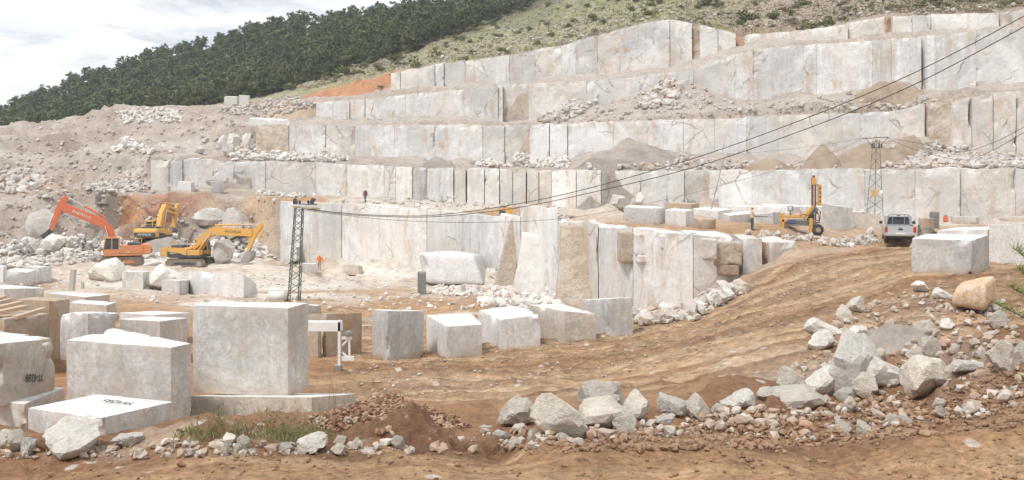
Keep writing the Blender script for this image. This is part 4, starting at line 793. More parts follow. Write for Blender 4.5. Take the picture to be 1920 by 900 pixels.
scatter('crest_stones', [(440, 195), (560, 178), (600, 195), (520, 220), (400, 215)], 400, .3, 1.8, M['rub'], 'tan rubble at the top of the dump', 2.4, 8, 'rockf', 'at the top of the dump', 'rubble at the dump top', seed=28)
scatter('hill_stones', [(700, 150), (960, 60), (1200, 20), (1500, 20), (1900, 10), (1900, 20), (1660, 28), (1400, 60), (1250, 35), (1050, 85), (800, 118)], 900, .2, 1.5, M['rub'], 'stones on the scrub hillside', 4.5, seed=29)
scatter('wall_foot_rubble', [(640, 378), (800, 372), (880, 360), (930, 380), (1060, 390), (1130, 392), (900, 392)], 250, .2, 1., M['rub'], 'small stones on the pit terrace', 2.5, seed=30)
scatter('pit_stones', [(0, 515), (300, 510), (560, 515), (900, 540), (1000, 580), (600, 585), (0, 560)], 700, .08, .45, M['rubw'], 'small stones on the pit floor', 3, seed=31)

# mounds
def mound(name, label, px, py, wpx, hpx, mat, dr=.8, seed=1, kind=None, rough=.15, cat='soil pile', n=44, pk=1.3):
    loc, d = hit(px, py); Rw = wpx/F*d/2; H = hpx/F*d; V, Fq = [], []
    for j in range(n+1):
        for i in range(n+1):
            u = i/n*2-1; v = j/n*2-1; r = math.hypot(u, v); x = loc.x+u*Rw; y = loc.y+Rw*dr*(.8+v)
            V.append((x, y, 0))
    V = np.array(V); u = (V[:, 0]-loc.x)/Rw; v = (V[:, 1]-loc.y)/(Rw*dr)-.8; r = np.sqrt(u*u+v*v)+.18*fbm(V, Rw*.8, 3, seed)
    t_ = np.clip(1-r, 0, 1); prof = t_**pk*1.15 if pk == 1.0 else t_*t_*(3-2*t_)*1.05; g = np.array([gz(a, b, min(60, loc.z+H*4+6)) for a, b in V[:, :2]])
    V[:, 2] = g-.3*H*(prof <= 0)-.12*H+prof*H*1.15+H*rough*fbm(V, Rw*.22, 3, seed+3)*(prof > 0)+H*rough*.4*fbm(V, Rw*.07, 2, seed+4)*(prof > 0)
    a = np.arange((n+1)**2).reshape(n+1, n+1); Fq = np.stack([a[:-1, :-1], a[:-1, 1:], a[1:, 1:], a[1:, :-1]], -1).reshape(-1, 4)
    keep = (prof[Fq].max(1) > 0); V0 = V-np.array(loc)
    o = mesh_np(name, V0, Fq[keep], mat, smooth=True, loc=tuple(loc)); return tag(o, label, cat, None)
def mat_soil(name, a, b, c_, size=1):
    m = NT(name, .97); c = m.coord()
    col = m.mix(m.ramp(m.noise(c, 1.2/size, 8, .72), [(.35, 0.), (.62, 1.)]), a, b); col = m.mix(m.ramp(m.noise(c, 9/size, 4, .8), [(.60, 0.), (.68, .75)]), col, c_)
    m.color(col); m.bump(m.noise(c, 3/size, 8, .78), 1., .16*size); return m.m
M['soilr'] = mat_soil('red_brown_soil', (.19, .095, .055), (.31, .18, .11), (.50, .42, .34))
M['soilg'] = mat_soil('grey_gravel', (.32, .27, .24), (.44, .39, .34), (.54, .52, .50), 3)
M['soilt'] = mat_soil('brown_gravel', (.34, .25, .185), (.44, .35, .27), (.54, .47, .40), 3)
M['soils'] = mat_soil('grey_brown_slope_soil', (.36, .30, .26), (.46, .41, .37), (.56, .53, .50), .8)
mound('soil_mound', 'dark red brown mound of soil beside the low slab', 740, 826, 440, 64, M['soilr'], .6, 3, rough=.45, n=110)
scatter('mound_clods', [(560, 800), (640, 765), (730, 742), (800, 765), (885, 800), (800, 828), (640, 815)], 3200, .012, .12, M['clodr'], 'red clods around the soil mound', 3.2, seed=33, lift=.5)
mound('soil_mound', 'small red soil heap by the flat white slab on the right slope', 1620, 655, 150, 26, M['soilr'], .6, 5, rough=.3)
mound('soil_mound', 'grey stony spoil hump on the right slope', 1700, 655, 300, 44, M['soils'], 1.0, 15, rough=.3, n=80)
mound('gravel_pile', 'pointed brown gravel pile left on the third bench', 1552, 316, 90, 34, M['soilt'], .9, 6, rough=.08, pk=1.0, cat='gravel pile')
mound('gravel_pile', 'low brown gravel pile left of the pointed one', 1448, 318, 110, 18, M['soilt'], .8, 7, rough=.08, pk=1.0, cat='gravel pile')
mound('gravel_pile', 'broad gravel pile behind the far pylon', 1655, 316, 190, 30, M['soilt'], .8, 8, rough=.12, cat='gravel pile')
mound('gravel_pile', 'grey gravel pile against the third wall in the middle', 1190, 316, 240, 36, M['soilg'], .8, 9, rough=.1, pk=1.0, cat='gravel pile')
mound('gravel_pile', 'steep gravel pile against the rusty third wall', 1715, 300, 110, 36, M['soilt'], .8, 10, rough=.25, pk=1.3, cat='gravel pile')
mound('gravel_pile', 'tan gravel pile at the foot of the second wall', 818, 378, 90, 20, M['soilg'], .8, 11, rough=.1, pk=1.0, cat='gravel pile')
mound('gravel_pile', 'small tan gravel pile at the wall foot by the warm panels', 1105, 392, 56, 22, M['soilg'], .8, 12, rough=.1, pk=1.0, cat='gravel pile')
mound('gravel_pile', 'tall brown gravel pile high on the fourth bench', 1690, 205, 170, 34, M['soilt'], .8, 13, rough=.2, pk=1.3, cat='gravel pile')
mound('soil_mound', 'low spoil hump under the far yellow excavator', 300, 478, 190, 22, M['soilg'], .6, 14, rough=.12)
# ---------------------------------------------------------------- trees and plants
def mat_leaf(name, a, b, c3, sc=.8):
    m = NT(name, .9); c = m.coord(rand=True); oi = m.n('ObjectInfo')
    col = m.mix(m.ramp(m.noise(c, sc, 4, .7), [(.35, 0.), (.65, 1.)]), a, b)
    col = m.mix(m.ramp(oi.outputs['Random'], [(0., .0), (1., .5)]), col, c3); m.color(col); return m.m
M['pine'] = mat_leaf('pine_needles', (.048, .078, .034), (.10, .14, .055), (.13, .16, .065))
M['pinel'] = mat_leaf('light_pine_needles', (.095, .12, .055), (.15, .17, .075), (.12, .15, .065))
M['pinem'] = mat_leaf('mid_green_pine_needles', (.075, .10, .06), (.13, .15, .08), (.12, .14, .08))
M['bark'] = plain('bark', (.16, .11, .08), .9, dirt_c=(.25, .21, .18))
M['shrub'] = mat_leaf('shrub_leaves', (.09, .115, .040), (.16, .18, .07), (.20, .20, .09), 1.5)
M['dryshrub'] = mat_leaf('dry_shrub_twigs', (.19, .15, .10), (.28, .22, .15), (.24, .16, .13), 1.5)
def leaf_cloud(rnd, centers, n_each, size, flat=.55):
    V, Fq = [], []
    for (cx, cy, cz, rx, rz) in centers:
        for _ in range(n_each):
            v = rnd.normal(size=3); v /= np.linalg.norm(v); r = rnd.random()**.4
            p = np.array([cx+v[0]*rx*r, cy+v[1]*rx*r, cz+v[2]*rz*r]); n = v*.6+rnd.normal(size=3)*.5; n[2] += .35; n /= np.linalg.norm(n)
            a = np.cross(n, rnd.normal(size=3)); a /= np.linalg.norm(a); b_ = np.cross(n, a); s1 = size*rnd.uniform(.6, 1.3); s2 = s1*rnd.uniform(.35, .7); k = len(V)
            V += [p-a*s1, p-b_*s2+a*s1*.2, p+a*s1, p+b_*s2]; Fq.append([k, k+1, k+2, k+3])
    return np.array(V), np.array(Fq)
def pine(seed, h=6.5, n_each=42, nclump=16, size=.32):
    rnd = np.random.default_rng(seed); cs = []
    for i in range(nclump):
        t = .30+.68*(i+.5)/nclump; rad = h*.36*math.sqrt(max(.05, 1-((t-.55)/.55)**2))*(.7+.5*rnd.random()); a = rnd.uniform(0, 6.3); off = rad*rnd.uniform(.3, .95)
        cs.append((off*math.cos(a), off*math.sin(a), h*t*.97, rad*.55, h*.09))
    return leaf_cloud(rnd, cs, n_each, size)
def trunk_mb(h, r, seed):
    rnd = random.Random(seed); mb = MB(); mb.tube((0, 0, -.4), (.1, 0, h*.5), r, r*.7, 6); mb.tube((.1, 0, h*.5), (0, .1, h*.94), r*.7, r*.2, 5)
    for i in range(6):
        a = rnd.uniform(0, 6.3); z = h*(.3+.1*i); l = h*.2*(1-i*.1); mb.tube((.05, 0, z), (l*math.cos(a), l*math.sin(a), z+l*.3), r*.3, r*.08, 4)
    return mb
CR = []
for i in range(7):
    V, Fq = pine(200+i, 6.5); o = mesh_np('crown', V, Fq, M['pine'] if i < 4 else M['pinel']); CR.append(o.data); bpy.data.objects.remove(o)
o = trunk_mb(6.5, .14, 5).build('trunk', M['bark']); TR = o.data; bpy.data.objects.remove(o)
spots = []; rr = random.Random(5)
def hillpt(v, px):
    k = int(v); t = v-k; y0, d0 = rowval(rows[k][1], px); y1, d1 = rowval(rows[k+1][1], px)
    d = 1/((1-t)/float(d0)+t/float(d1)); y = (1-t)*float(y0)+t*float(y1)
    p = P(px, y, d); loc, *_ = BV.ray_cast(p+Vector((0, 0, 8)), Vector((0, 0, -1))); return (loc if loc else p), y, d
kO = [r[0] for r in rows].index('O'); 
for _ in range(4200):
    px = rr.uniform(-120, 1130); v = kO-.35+1.38*rr.random()**.9
    # forest border: runs from the dump up to the top of the picture
    lim = np.interp(px, [-200, 420, 560, 700, 800, 900, 960, 1050, 1130], [kO-.4, kO-.35, kO-.1, kO+.1, kO+.3, kO+.5, kO+.62, kO+.9, kO+1.0])
    if v < lim: continue
    if v > kO+.99: v = kO+.99
    p, y, d = hillpt(v, px)
    if any((p.x-q[0].x)**2+(p.y-q[0].y)**2 < 2.0 for q in spots[-260:]): continue
    spots.append((p, y, d, px, v))
spots.sort(key=lambda s: s[2]); print('trees', len(spots))
lo_near = [pine(300+i, 6.5, 20, 12, .46) for i in range(6)]
Vs, Fs, mi, b = [], [], [], 0
step = 0; nsing = 0
for i, (p, y, d, px, v) in enumerate(spots):
    s = rr.choice([.34, .45, .55, .68, .8, .98])*rr.uniform(.9, 1.12)
    vis = y < np.interp(px, [0, 140, 300, 400, 500, 590, 735, 940, 1100], [262, 226, 212, 205, 196, 178, 140, 108, 80])+4
    light = rr.random() < np.interp(v, [kO-.3, kO+.15, kO+.4, kO+1], [.8, .65, .15, .03])
    fz = ['above the left edge of the dump', 'behind the white heap on the dump crest', 'behind the dump crest left of the weather mast', 'behind the weather mast', 'above the tan rubble at the dump top', 'above the left end of the red bank', 'above the red bank', 'uphill of the fifth wall, left end', 'high above the fifth wall'][int(np.searchsorted([140, 340, 415, 480, 560, 640, 735, 850], px))]
    if vis and nsing < 270:
        nsing += 1; e = thing('pine_tree', ('light green pine ' if light else 'dark green pine ')+fz, 'tree', p, rr.uniform(0, 6.3), ('light pines ' if light else 'dark pines ')+fz)
        e.scale = (s, s, s*rr.uniform(.85, 1.2))
        c = bpy.data.objects.new('crown', CR[rr.randrange(4, 7) if light else rr.randrange(0, 4)]); link(c, e); t = bpy.data.objects.new('trunk', TR); link(t, e)
    else:
        V, Fq = rr.choice(lo_near); a = rr.uniform(0, 6.3); ca, sa = math.cos(a), math.sin(a)
        Vs.append((V*s) @ np.array([[ca, sa, 0], [-sa, ca, 0], [0, 0, 1]])+np.array(p)); Fs.append(Fq+b); b += len(V); mi += [1 if light else rr.choice([0, 0, 2])]*len(Fq)
tag(mesh_np('forest', np.concatenate(Vs), np.concatenate(Fs), [M['pine'], M['pinel'], M['pinem']], mi=mi), 'dense dark pine forest covering the far hillside', 'forest', None, 'stuff')
# undergrowth that closes the gaps of the forest
ug = []
for _ in range(1500):
    px = rr.uniform(-120, 1100); v = rr.uniform(kO-.1, kO+.97); lim = np.interp(px, [-200, 560, 800, 960, 1100], [kO-.3, kO-.1, kO+.35, kO+.7, kO+1])
    if v < lim: continue
    p, y, d = hillpt(v, px); ug.append((p.x, p.y, p.z+.6, 1.6, .9))
V, Fq = leaf_cloud(np.random.default_rng(4), ug, 18, .4); tag(mesh_np('undergrowth', V, Fq, M['pine']), 'dark undergrowth between the pines', 'undergrowth', None, 'stuff')
# shrubs on the scrub slope
SH = []
for i in range(6):
    rnd = np.random.default_rng(60+i); cs = [(rnd.uniform(-.6, .6), rnd.uniform(-.6, .6), .35+rnd.random()*.35, .55, .4) for _ in range(5)]
    V, Fq = leaf_cloud(rnd, cs, 40, .16); o = mesh_np('foliage', V, Fq, M['shrub'] if i < 4 else M['dryshrub']); SH.append(o.data); bpy.data.objects.remove(o)
st_ = MB()
for a in range(5): st_.tube((0, 0, -.1), (.4*math.cos(a*1.3), .4*math.sin(a*1.3), .6), .03, .012, 4)
o = st_.build('stems', M['bark']); STM = o.data; bpy.data.objects.remove(o)
def shrub(px, py, wpx, label, group, k=None, d=None):
    loc, dd = hit(px, py)
    if loc is None: return
    e = thing('shrub', label, 'shrub', loc, random.uniform(0, 6.3), group); s = wpx/F*dd/2.0; e.scale = (s, s, s*random.uniform(.7, 1.1))
    link(bpy.data.objects.new('foliage', SH[random.randrange(6) if k is None else k]), e); link(bpy.data.objects.new('stems', STM), e)
hand = [(1215, 28, 22, 'bright green bush above the tall wall, left of its peak'), (1318, 12, 40, 'bushy green shrub at the top edge, right of the wall peak'), (1400, 40, 44, 'round green shrub on the slope by the reddish bank'), (1345, 14, 30, 'shrub beside the bushy one at the top edge'),
 (1455, 36, 30, 'green shrub left of the sixth wall'), (1510, 58, 46, 'low green shrub above the tan rocky face'), (1550, 50, 40, 'spreading green shrub above the tan rocky face, right'), (1500, 12, 26, 'dark green shrub near the top edge'), (1755, 8, 34, 'green shrub above the sixth wall at the top edge'), (940, 96, 22, 'yellow green bush at the edge of the fifth wall'),
 (780, 125, 30, 'dark bush left of the fifth wall'), (740, 112, 34, 'green bush on the slope above the red bank'), (715, 132, 26, 'dry looking bush above the red bank'), (870, 118, 28, 'green bush just above the fifth wall'), (545, 168, 36, 'light green bush at the foot of the forest'), (500, 172, 30, 'round bush at the forest foot, left'), (610, 150, 40, 'dark green bush above the red bank, left'), (650, 140, 34, 'dark bush above the middle of the red bank'), (715, 165, 16, 'tiny green bush on the red bank')]
for x, y, w_, lb in hand: shrub(x, y, w_, lb, None, random.randrange(4))
nsh = 0
for _ in range(900):
    px = rr.uniform(600, 1925); lo = np.interp(px, [600, 735, 800, 940, 1050, 1160, 1250, 1380, 1440, 1560, 1660, 1870, 1920], [165, 132, 118, 102, 82, 48, 28, 58, 56, 44, 22, 14, 8]); hi_ = np.interp(px, [600, 700, 800, 960, 1060], [140, 120, 90, 30, 2])
    y = rr.uniform(hi_-5, lo)
    if y > lo-2 or y < 1 or nsh >= 200: continue
    sz = ['on the slope above the red bank', 'above the left part of the fifth wall', 'above the middle of the fifth wall', 'on the slope left of the fifth wall peak', 'around the peak of the fifth wall', 'above the reddish hollow', 'above the tan rocky face', 'above the sixth wall'][int(np.searchsorted([735, 860, 1000, 1150, 1300, 1440, 1660], px))]
    nsh += 1; shrub(px, y, rr.uniform(6, 20), 'small scrub bush '+sz, 'scrub bushes '+sz)
gr = []
for _ in range(5500):
    px = rr.uniform(560, 1960); lo = np.interp(px, [560, 735, 800, 940, 1050, 1160, 1250, 1380, 1440, 1560, 1660, 1870, 1920], [172, 134, 120, 104, 84, 52, 30, 60, 58, 46, 26, 20, 12]); hi_ = np.interp(px, [560, 700, 800, 960, 1060], [150, 115, 85, 25, 0])
    y = rr.uniform(max(-20, hi_-6), lo); loc, d = hit(px, y)
    if loc is not None: gr.append((loc.x, loc.y, loc.z+.12, .3+.35*rr.random(), .16))
M['tuft'] = mat_leaf('dry_grass', (.17, .155, .08), (.27, .24, .13), (.24, .20, .14), .2)
V, Fq = leaf_cloud(np.random.default_rng(8), gr, 6, .17); tag(mesh_np('scrub_grass', V, Fq, M['tuft']), 'dry grass and low herbs on the stony hillside', 'grass', None, 'stuff')
# weeds in the foreground
M['weed'] = mat_leaf('weed_leaves', (.12, .16, .05), (.22, .24, .09), (.26, .22, .12), 6)
M['stalk'] = plain('dry_stalk', (.30, .22, .13), .9)
def weed(px, py, h, n, label, spread=.2, seed=0, name='weed', cat='plant'):
    loc, d = hit(px, py); rnd = random.Random(seed); e = thing(name, label, cat, loc)
    sm = MB(); lv = []; 
    for i in range(n):
        a = rnd.uniform(0, 6.3); l = spread*rnd.uniform(.3, 1); hh = h*rnd.uniform(.5, 1); x, y = rnd.uniform(-spread, spread)*.6, rnd.uniform(-spread, spread)*.5
        q = Vector((x+l*math.cos(a), y+l*math.sin(a), hh)); mid = Vector((x+l*.25*math.cos(a), y+l*.25*math.sin(a), hh*.55)); sm.tube((x, y, -.05), mid, .005, .004, 4); sm.tube(mid, q, .004, .002, 4)
        for k in range(7):
            t = .12+.85*k/7; pp = Vector((x, y, 0)).lerp(mid, t*2) if t < .5 else mid.lerp(q, t*2-1); lv.append((pp.x, pp.y, pp.z, .03, .035))
    sm.build('stalks', M['stalk'], e); bl = MB()
    for (x, y, z, *_r) in lv+[(rnd.uniform(-1, 1)*spread*1.3, rnd.uniform(-.7, .7)*spread, 0, 0) for _ in range(n*9)]:
        for k in range(2):
            dr = Vector((rnd.gauss(0, .5), rnd.gauss(0, .5), rnd.uniform(.4, 1.2))).normalized()*rnd.uniform(.04, .11)*(1.3 if z == 0 else .8); sd_ = dr.cross(Vector((rnd.random()-.5, rnd.random()-.5, .2))).normalized()*.0045; c = Vector((x, y, z)); bl.add([c-sd_, c+sd_, c+dr*.6+sd_*.8, c+dr], [(0, 1, 2, 3)])
    bl.build('leaves', M['weed'], e)
weed(400, 815, .36, 12, 'grassy weed clump at the left end of the low slab', .3, 1)
weed(455, 818, .30, 12, 'low green weeds in front of the low slab', .4, 2)
weed(505, 822, .45, 12, 'taller yellow green weeds left of the soil mound', .32, 3)
weed(565, 826, .30, 26, 'dense green weeds above the pointed white boulder', .38, 4)
weed(620, 800, .95, 3, 'tall thin weed stalk in front of the slab end', .12, 5)
weed(540, 815, .25, 12, 'short green weeds beside the dense ones', .4, 7)
# young pine at the right edge
loc, d = hit(1925, 662); e = thing('pine_sapling', 'young bright green pine at the right edge', 'tree', loc+Vector((.25, 0, 0)))
trunk = MB(); trunk.tube((0, 0, -.2), (.05, 0, 1.9), .035, .01); lv = MB(); rnd = random.Random(9); 
for i in range(16):
    z = .25+i*.1; a = i*2.4; l = .62*(1.12-i/18); tip = Vector((l*math.cos(a), l*math.sin(a), z+.30)); trunk.tube((.02, 0, z), tip, .012, .004, 4)
    for k in range(120):
        t = rnd.uniform(.3, 1); c = Vector((.02, 0, z)).lerp(tip, t); dr = Vector((rnd.gauss(0, 1), rnd.gauss(0, 1), rnd.gauss(.7, .8))).normalized()*.15
        sd_ = dr.cross(Vector((rnd.random(), rnd.random(), rnd.random()))).normalized()*.004; lv.add([c-sd_, c+sd_, c+dr+sd_*.3, c+dr-sd_*.3], [(0, 1, 2, 3)])
trunk.build('trunk', M['bark'], e); M['needle'] = mat_leaf('fresh_pine_needles', (.17, .24, .06), (.27, .33, .10), (.22, .28, .08), 3); lv.build('needles', M['needle'], e)

# ---------------------------------------------------------------- machine paints
M['orange'] = plain('orange_paint', (.68, .15, .055), .6, dirt=.6); M['orangeh'] = plain('weathered_orange_paint', (.66, .25, .10), .6, dirt=.7)
M['yellow'] = plain('yellow_paint', (.68, .37, .07), .6, dirt=.65); M['dark'] = plain('dark_blue_grey_paint', (.055, .065, .075), .5, dirt=.25)
M['track'] = plain('muddy_track_steel', (.20, .16, .125), .85, dirt=.7); M['steel'] = plain('worn_steel', (.36, .34, .32), .5, .4, dirt=.4); M['chrome'] = plain('piston_rod', (.68, .68, .68), .2, .8, dirt=.1)
M['glass'] = plain('cab_glass', (.045, .06, .065), .08, dirt=.2, dirt_c=(.3, .28, .25)); M['white'] = plain('white_paint', (.78, .78, .77), .4, dirt=.25); M['black'] = plain('black_rubber', (.03, .03, .03), .8, dirt=.3)
M['silver'] = plain('silver_white_car_paint', (.50, .51, .53), .3, .2, dirt=.25, dirt_c=(.50, .40, .30)); M['blue'] = plain('blue_paint', (.04, .10, .30), .5); M['redp'] = plain('red_light', (.45, .03, .03), .3, dirt=.1)
M['darkred'] = plain('rusty_red_steel', (.22, .08, .06), .7); M['wood'] = plain('sawn_wood', (.52, .40, .29), .85, dirt=.6, dirt_c=(.36, .27, .20), sc=6); M['galv'] = plain('galvanised_steel', (.30, .31, .30), .5, .3, dirt=.35)
M['pylon'] = plain('grey_green_pylon_steel', (.13, .155, .14), .6, .2, dirt=.35); M['rubber'] = M['black']; M['conc'] = plain('concrete', (.46, .45, .43), .9, dirt=.4)
M['orangev'] = plain('orange_workwear', (.75, .17, .05), .9, dirt=.2); M['trous'] = plain('dark_trousers', (.09, .09, .11), .9, dirt=.2); M['greyt'] = plain('grey_trousers', (.30, .30, .30), .9); M['skin'] = plain('skin', (.45, .27, .19), .6, dirt=0)
M['tanj'] = plain('tan_jacket', (.62, .50, .36), .9, dirt=.2); M['hatw'] = plain('white_hard_hat', (.8, .8, .78), .4, dirt=.1); M['haty'] = plain('orange_yellow_hard_hat', (.85, .42, .08), .4, dirt=.1); M['darkj'] = plain('dark_red_jacket', (.17, .06, .06), .9); M['plastic'] = plain('white_tank_plastic', (.72, .72, .70), .6, dirt=.35)

def loop_band(r, half, n=10):
    pts = [(half+r*math.sin(a), r-r*math.cos(a)) for a in [math.pi*i/n for i in range(n+1)]] + [(-half-r*math.sin(a), r+r*math.cos(a)) for a in [math.pi*i/n for i in range(n+1)]]
    return pts
def excavator(label, px, py, rz, paint, hood, boom, stick, tool, brand, brand_mat, model='', side=-1, lower=None, d=None, z=0, scale=1., cab_side=1, house_rz=None):
    loc, dd = hit(px, py)
    if d: loc = P(px, py, d)
    e = thing('excavator', label, 'excavator', loc+Vector((0, 0, z)), rz); e.scale = (scale,)*3
    for s in (1, -1):
        y = s*1.32
        mb = MB(); mb.prism(loop_band(.47, 1.75), y-.30, y+.30)
        for k in range(17):                                     # track shoes
            x = -1.9+3.8*k/16
            mb.box(x-.08, x+.08, y-.34, y+.34, .93, .99); mb.box(x-.08, x+.08, y-.34, y+.34, -.05, .01)
        for c_, sg in ((1.75, 1), (-1.75, -1)):
            for a in (30, 65, 90, 115, 150):
                a = R(a); mb.bar((c_+sg*.44*math.sin(a), y-.34, .47-.44*math.cos(a)), (c_+sg*.44*math.sin(a), y+.34, .47-.44*math.cos(a)), .13)
        t = mb.build('track', M['track'], e)
        for c_ in (1.75, -1.75):
            w_ = MB(); w_.tube((c_, y-.36, .47), (c_, y+.36, .47), .30, n=14); w_.build('wheel', M['steel'] if c_ > 0 else M['track'], t)
        rl = MB()
        for k in range(5): rl.tube((-1.2+k*.6, y-.345, .2), (-1.2+k*.6, y+.345, .2), .13, n=10)
        rl.build('rollers', M['track'], t); fr = MB(); fr.prism([(-1.3, .35), (-1.1, .62), (-.2, .62), (0, .52), (.2, .62), (1.1, .62), (1.3, .35)], y-.335, y+.335); fr.build('track_frame', M['dark'] if lower is None else lower, t)
    MB().box(-1.1, 1.1, -1.05, 1.05, .45, .85, .15, .15).tube((0, 0, .85), (0, 0, 1.12), .72, n=20).build('undercarriage', M['track'], e)
    # upper works
    MB().box(-2.1, 1.75, -1.38, 1.38, 1.12, 1.38).build('deck', M['dark'] if lower is None else lower, e, bevel=.03)
    cw = MB(); cw.prism([(-2.95, 1.3), (-2.1, 1.2), (-2.1, 2.28), (-2.75, 2.22), (-3.0, 2.0)], -1.4, 1.4); cw.build('counterweight', hood, e, bevel=.08)
    MB().box(-3.04, -2.6, -1.30, 1.30, 1.34, 1.80).build('counterweight_band', M['dark'], e, bevel=.04)
    MB().prism([(-2.1, 1.38), (.15, 1.38), (.15, 2.05), (-.1, 2.18), (-2.1, 2.22)], -1.37, 1.37).build('engine_housing', hood, e, bevel=.04)
    MB().prism([(-2.1, 1.40), (-.1, 1.40), (-.7, 1.62), (-2.1, 1.80)], -1.40, 1.40).build('side_band', M['dark'] if lower is None else hood, e)
    MB().box(-1.95, -.55, -.95, .95, 2.2, 2.46, .06, .06).build('engine_cover', M['dark'], e, bevel=.04)
    MB().tube((-1.2, -.6, 2.4), (-1.2, -.6, 2.85), .06, n=8).build('exhaust_pipe', M['steel'], e)
    MB().box(.2, 1.6, -1.37, -.45, 1.38, 1.95).build('tool_box', hood, e, bevel=.04)
    for q_ in (1, 2):
        hr = MB(); hr.path([(.2, -1.3, 1.95), (.2, -1.3, 2.75), (1.4, -1.3, 2.75), (1.4, -1.3, 1.95)] if q_ == 1 else [(-2., .9, 2.2), (-2., .9, 2.75), (-2., -.9, 2.75), (-2., -.9, 2.2)], .025); hr.build('handrail', hood, e)
    # cab: frame posts, panes, roof, door
    c0, c1, y0, y1 = .2, 1.78, .45, 1.38
    cab = MB(); cab.prism([(c0, 1.38), (c1, 1.38), (c1+.05, 1.85), (c0, 1.85)], y0, y1); cab.prism([(c0-.03, 2.98), (c1-.15, 2.98), (c1-.22, 3.10), (c0, 3.10)], y0-.02, y1+.02)
    for x, xt in ((c0+.05, c0+.05), (c1, c1-.22), (.95, .95)):
        for y in (y0+.05, y1-.05): cab.bar((x, y, 1.8), (xt, y, 3.0), .10)
    cab = cab.build('cab', paint if paint is not M['orange'] else hood, e)
    for y in (y0+.04, y1-.04): 
        MB().prism([(c0+.1, 1.87), (.90, 1.87), (.90, 2.95), (c0+.1, 2.95)], y-.01, y+.01).build('side_window', M['glass'], cab); MB().prism([(1.0, 1.87), (c1-.02, 1.87), (c1-.24, 2.95), (1.0, 2.95)], y-.01, y+.01).build('door_window', M['glass'], cab)
    MB().add([(c1+.01, y0+.1, 1.87), (c1+.01, y1-.1, 1.87), (c1-.21, y1-.1, 2.96), (c1-.21, y0+.1, 2.96), (c1-.01, y0+.1, 1.87), (c1-.01, y1-.1, 1.87), (c1-.23, y1-.1, 2.96), (c1-.23, y0+.1, 2.96)], [(0, 1, 2, 3), (7, 6, 5, 4), (0, 4, 5, 1), (1, 5, 6, 2), (2, 6, 7, 3), (3, 7, 4, 0)]).build('windscreen', M['glass'], cab)
    MB().box(c0, c0+.04, y0+.1, y1-.1, 1.9, 2.92).build('rear_window', M['glass'], cab); MB().box(.5, 1.0, .7, 1.15, 1.86, 2.5).build('driver_seat', M['black'], cab)
    # working gear in the XZ plane, y about -0.1
    def arm(pts, widths, name, mat, wy=.26):
        up, dn = [], []
        for i, (x, z_) in enumerate(pts):
            a = Vector(pts[max(0, i-1)]); b_ = Vector(pts[min(len(pts)-1, i+1)]); t = (b_-a).normalized(); n = Vector((-t.y, t.x)); w_ = widths[i]/2
            up.append((x+n.x*w_, z_+n.y*w_)); dn.append((x-n.x*w_, z_-n.y*w_))
        return MB().prism(up+dn[::-1], -.1-wy, -.1+wy).build(name, mat, e, bevel=.03)
    bo = arm(boom, [.45, .85, .95, .80, .5][:len(boom)] if len(boom) > 3 else [.45, .95, .5], 'boom', paint, .28)
    arm(stick, [.45, .72, .35], 'stick', paint, .21)
    def cyl(a, b, y, name='hydraulic_cylinder'):
        a = Vector((a[0], y, a[1])); b = Vector((b[0], y, b[1])); m_ = a.lerp(b, .55); o_ = MB().tube(a, m_, .105, n=10).build(name, paint, e, smooth=False); MB().tube(m_, b, .055, n=8).build('piston_rod', M['chrome'], o_)
    k = 2 if len(boom) > 3 else 1
    bm_ = boom[k]
    for y in (-.5, .3): cyl((.9 if boom[0][0] >= 0 else 0, 1.55), (boom[1][0]*.35+bm_[0]*.65, boom[1][1]*.35+bm_[1]*.65), y)
    n_ = (Vector(boom[-1])-Vector(bm_)).normalized(); up = Vector((-n_.y, n_.x))
    a_ = Vector(bm_)+up*.62; b_ = Vector(stick[0]); cyl(a_, b_, -.1)
    s0, s1 = Vector(stick[0]), Vector(stick[-1]); sn = (s1-s0).normalized(); fr_ = Vector((-sn.y, sn.x)); 
    if tool[0] == 'bucket':
        cyl(s0+fr_*.45+sn*.5, s1+fr_*.42-sn*.5, -.1); q = s1+sn*.05; ang = tool[1]; ca, sa = math.cos(ang), math.sin(ang)
        prof = [(0, 0), (.55, .12), (.75, -.35), (.62, -.95), (.15, -1.35), (-.35, -1.45), (-.42, -1.32), (.05, -1.1), (.32, -.8), (.42, -.35), (.1, -.2)]
        pr = [(q.x+x*ca-z_*sa, q.y+x*sa+z_*ca) for x, z_ in prof]; bk = MB(); bk.prism(pr, -.75, .55); side = [pr[0], pr[1], pr[2], pr[3], pr[4], pr[5]]
        bk.prism(side, -.80, -.74); bk.prism(side, .54, .60); bk = bk.build('bucket', M['steel'], e)
        for i in range(5):
            y = -.7+i*.3; t0 = Vector((pr[5][0], y, pr[5][1])); t1 = Vector((q.x+(-.68)*ca-(-1.5)*sa, y, q.y+(-.68)*sa+(-1.5)*ca)); MB().bar(t0, t1, .09).build('tooth', M['steel'], bk)
        MB().bar((s1.x+fr_.x*.42-sn.x*.5, -.1, s1.y+fr_.y*.42-sn.y*.5), (pr[1][0], -.1, pr[1][1]), .1).build('bucket_link', M['steel'], e)
    else:
        q = s1; tp = Vector(tool[1]); m_ = q.lerp(tp, .5); br = MB(); br.bar((q.x, -.1, q.y), (m_.x, -.1, m_.y), .5, .46); br = br.build('breaker', M['dark'], e, bevel=.04); MB().tube((m_.x, -.1, m_.y), (tp.x, -.1, tp.y), .09, .05, 8).build('chisel', M['steel'], br)
        cyl(s0+fr_*.4+sn*.4, s1+fr_*.4-sn*.3, -.1)
    # lettering on the boom and the counterweight
    bx = (Vector(boom[-2])+Vector(boom[-1]))/2; ba = math.atan2(boom[-1][1]-boom[-2][1], boom[-1][0]-boom[-2][0])
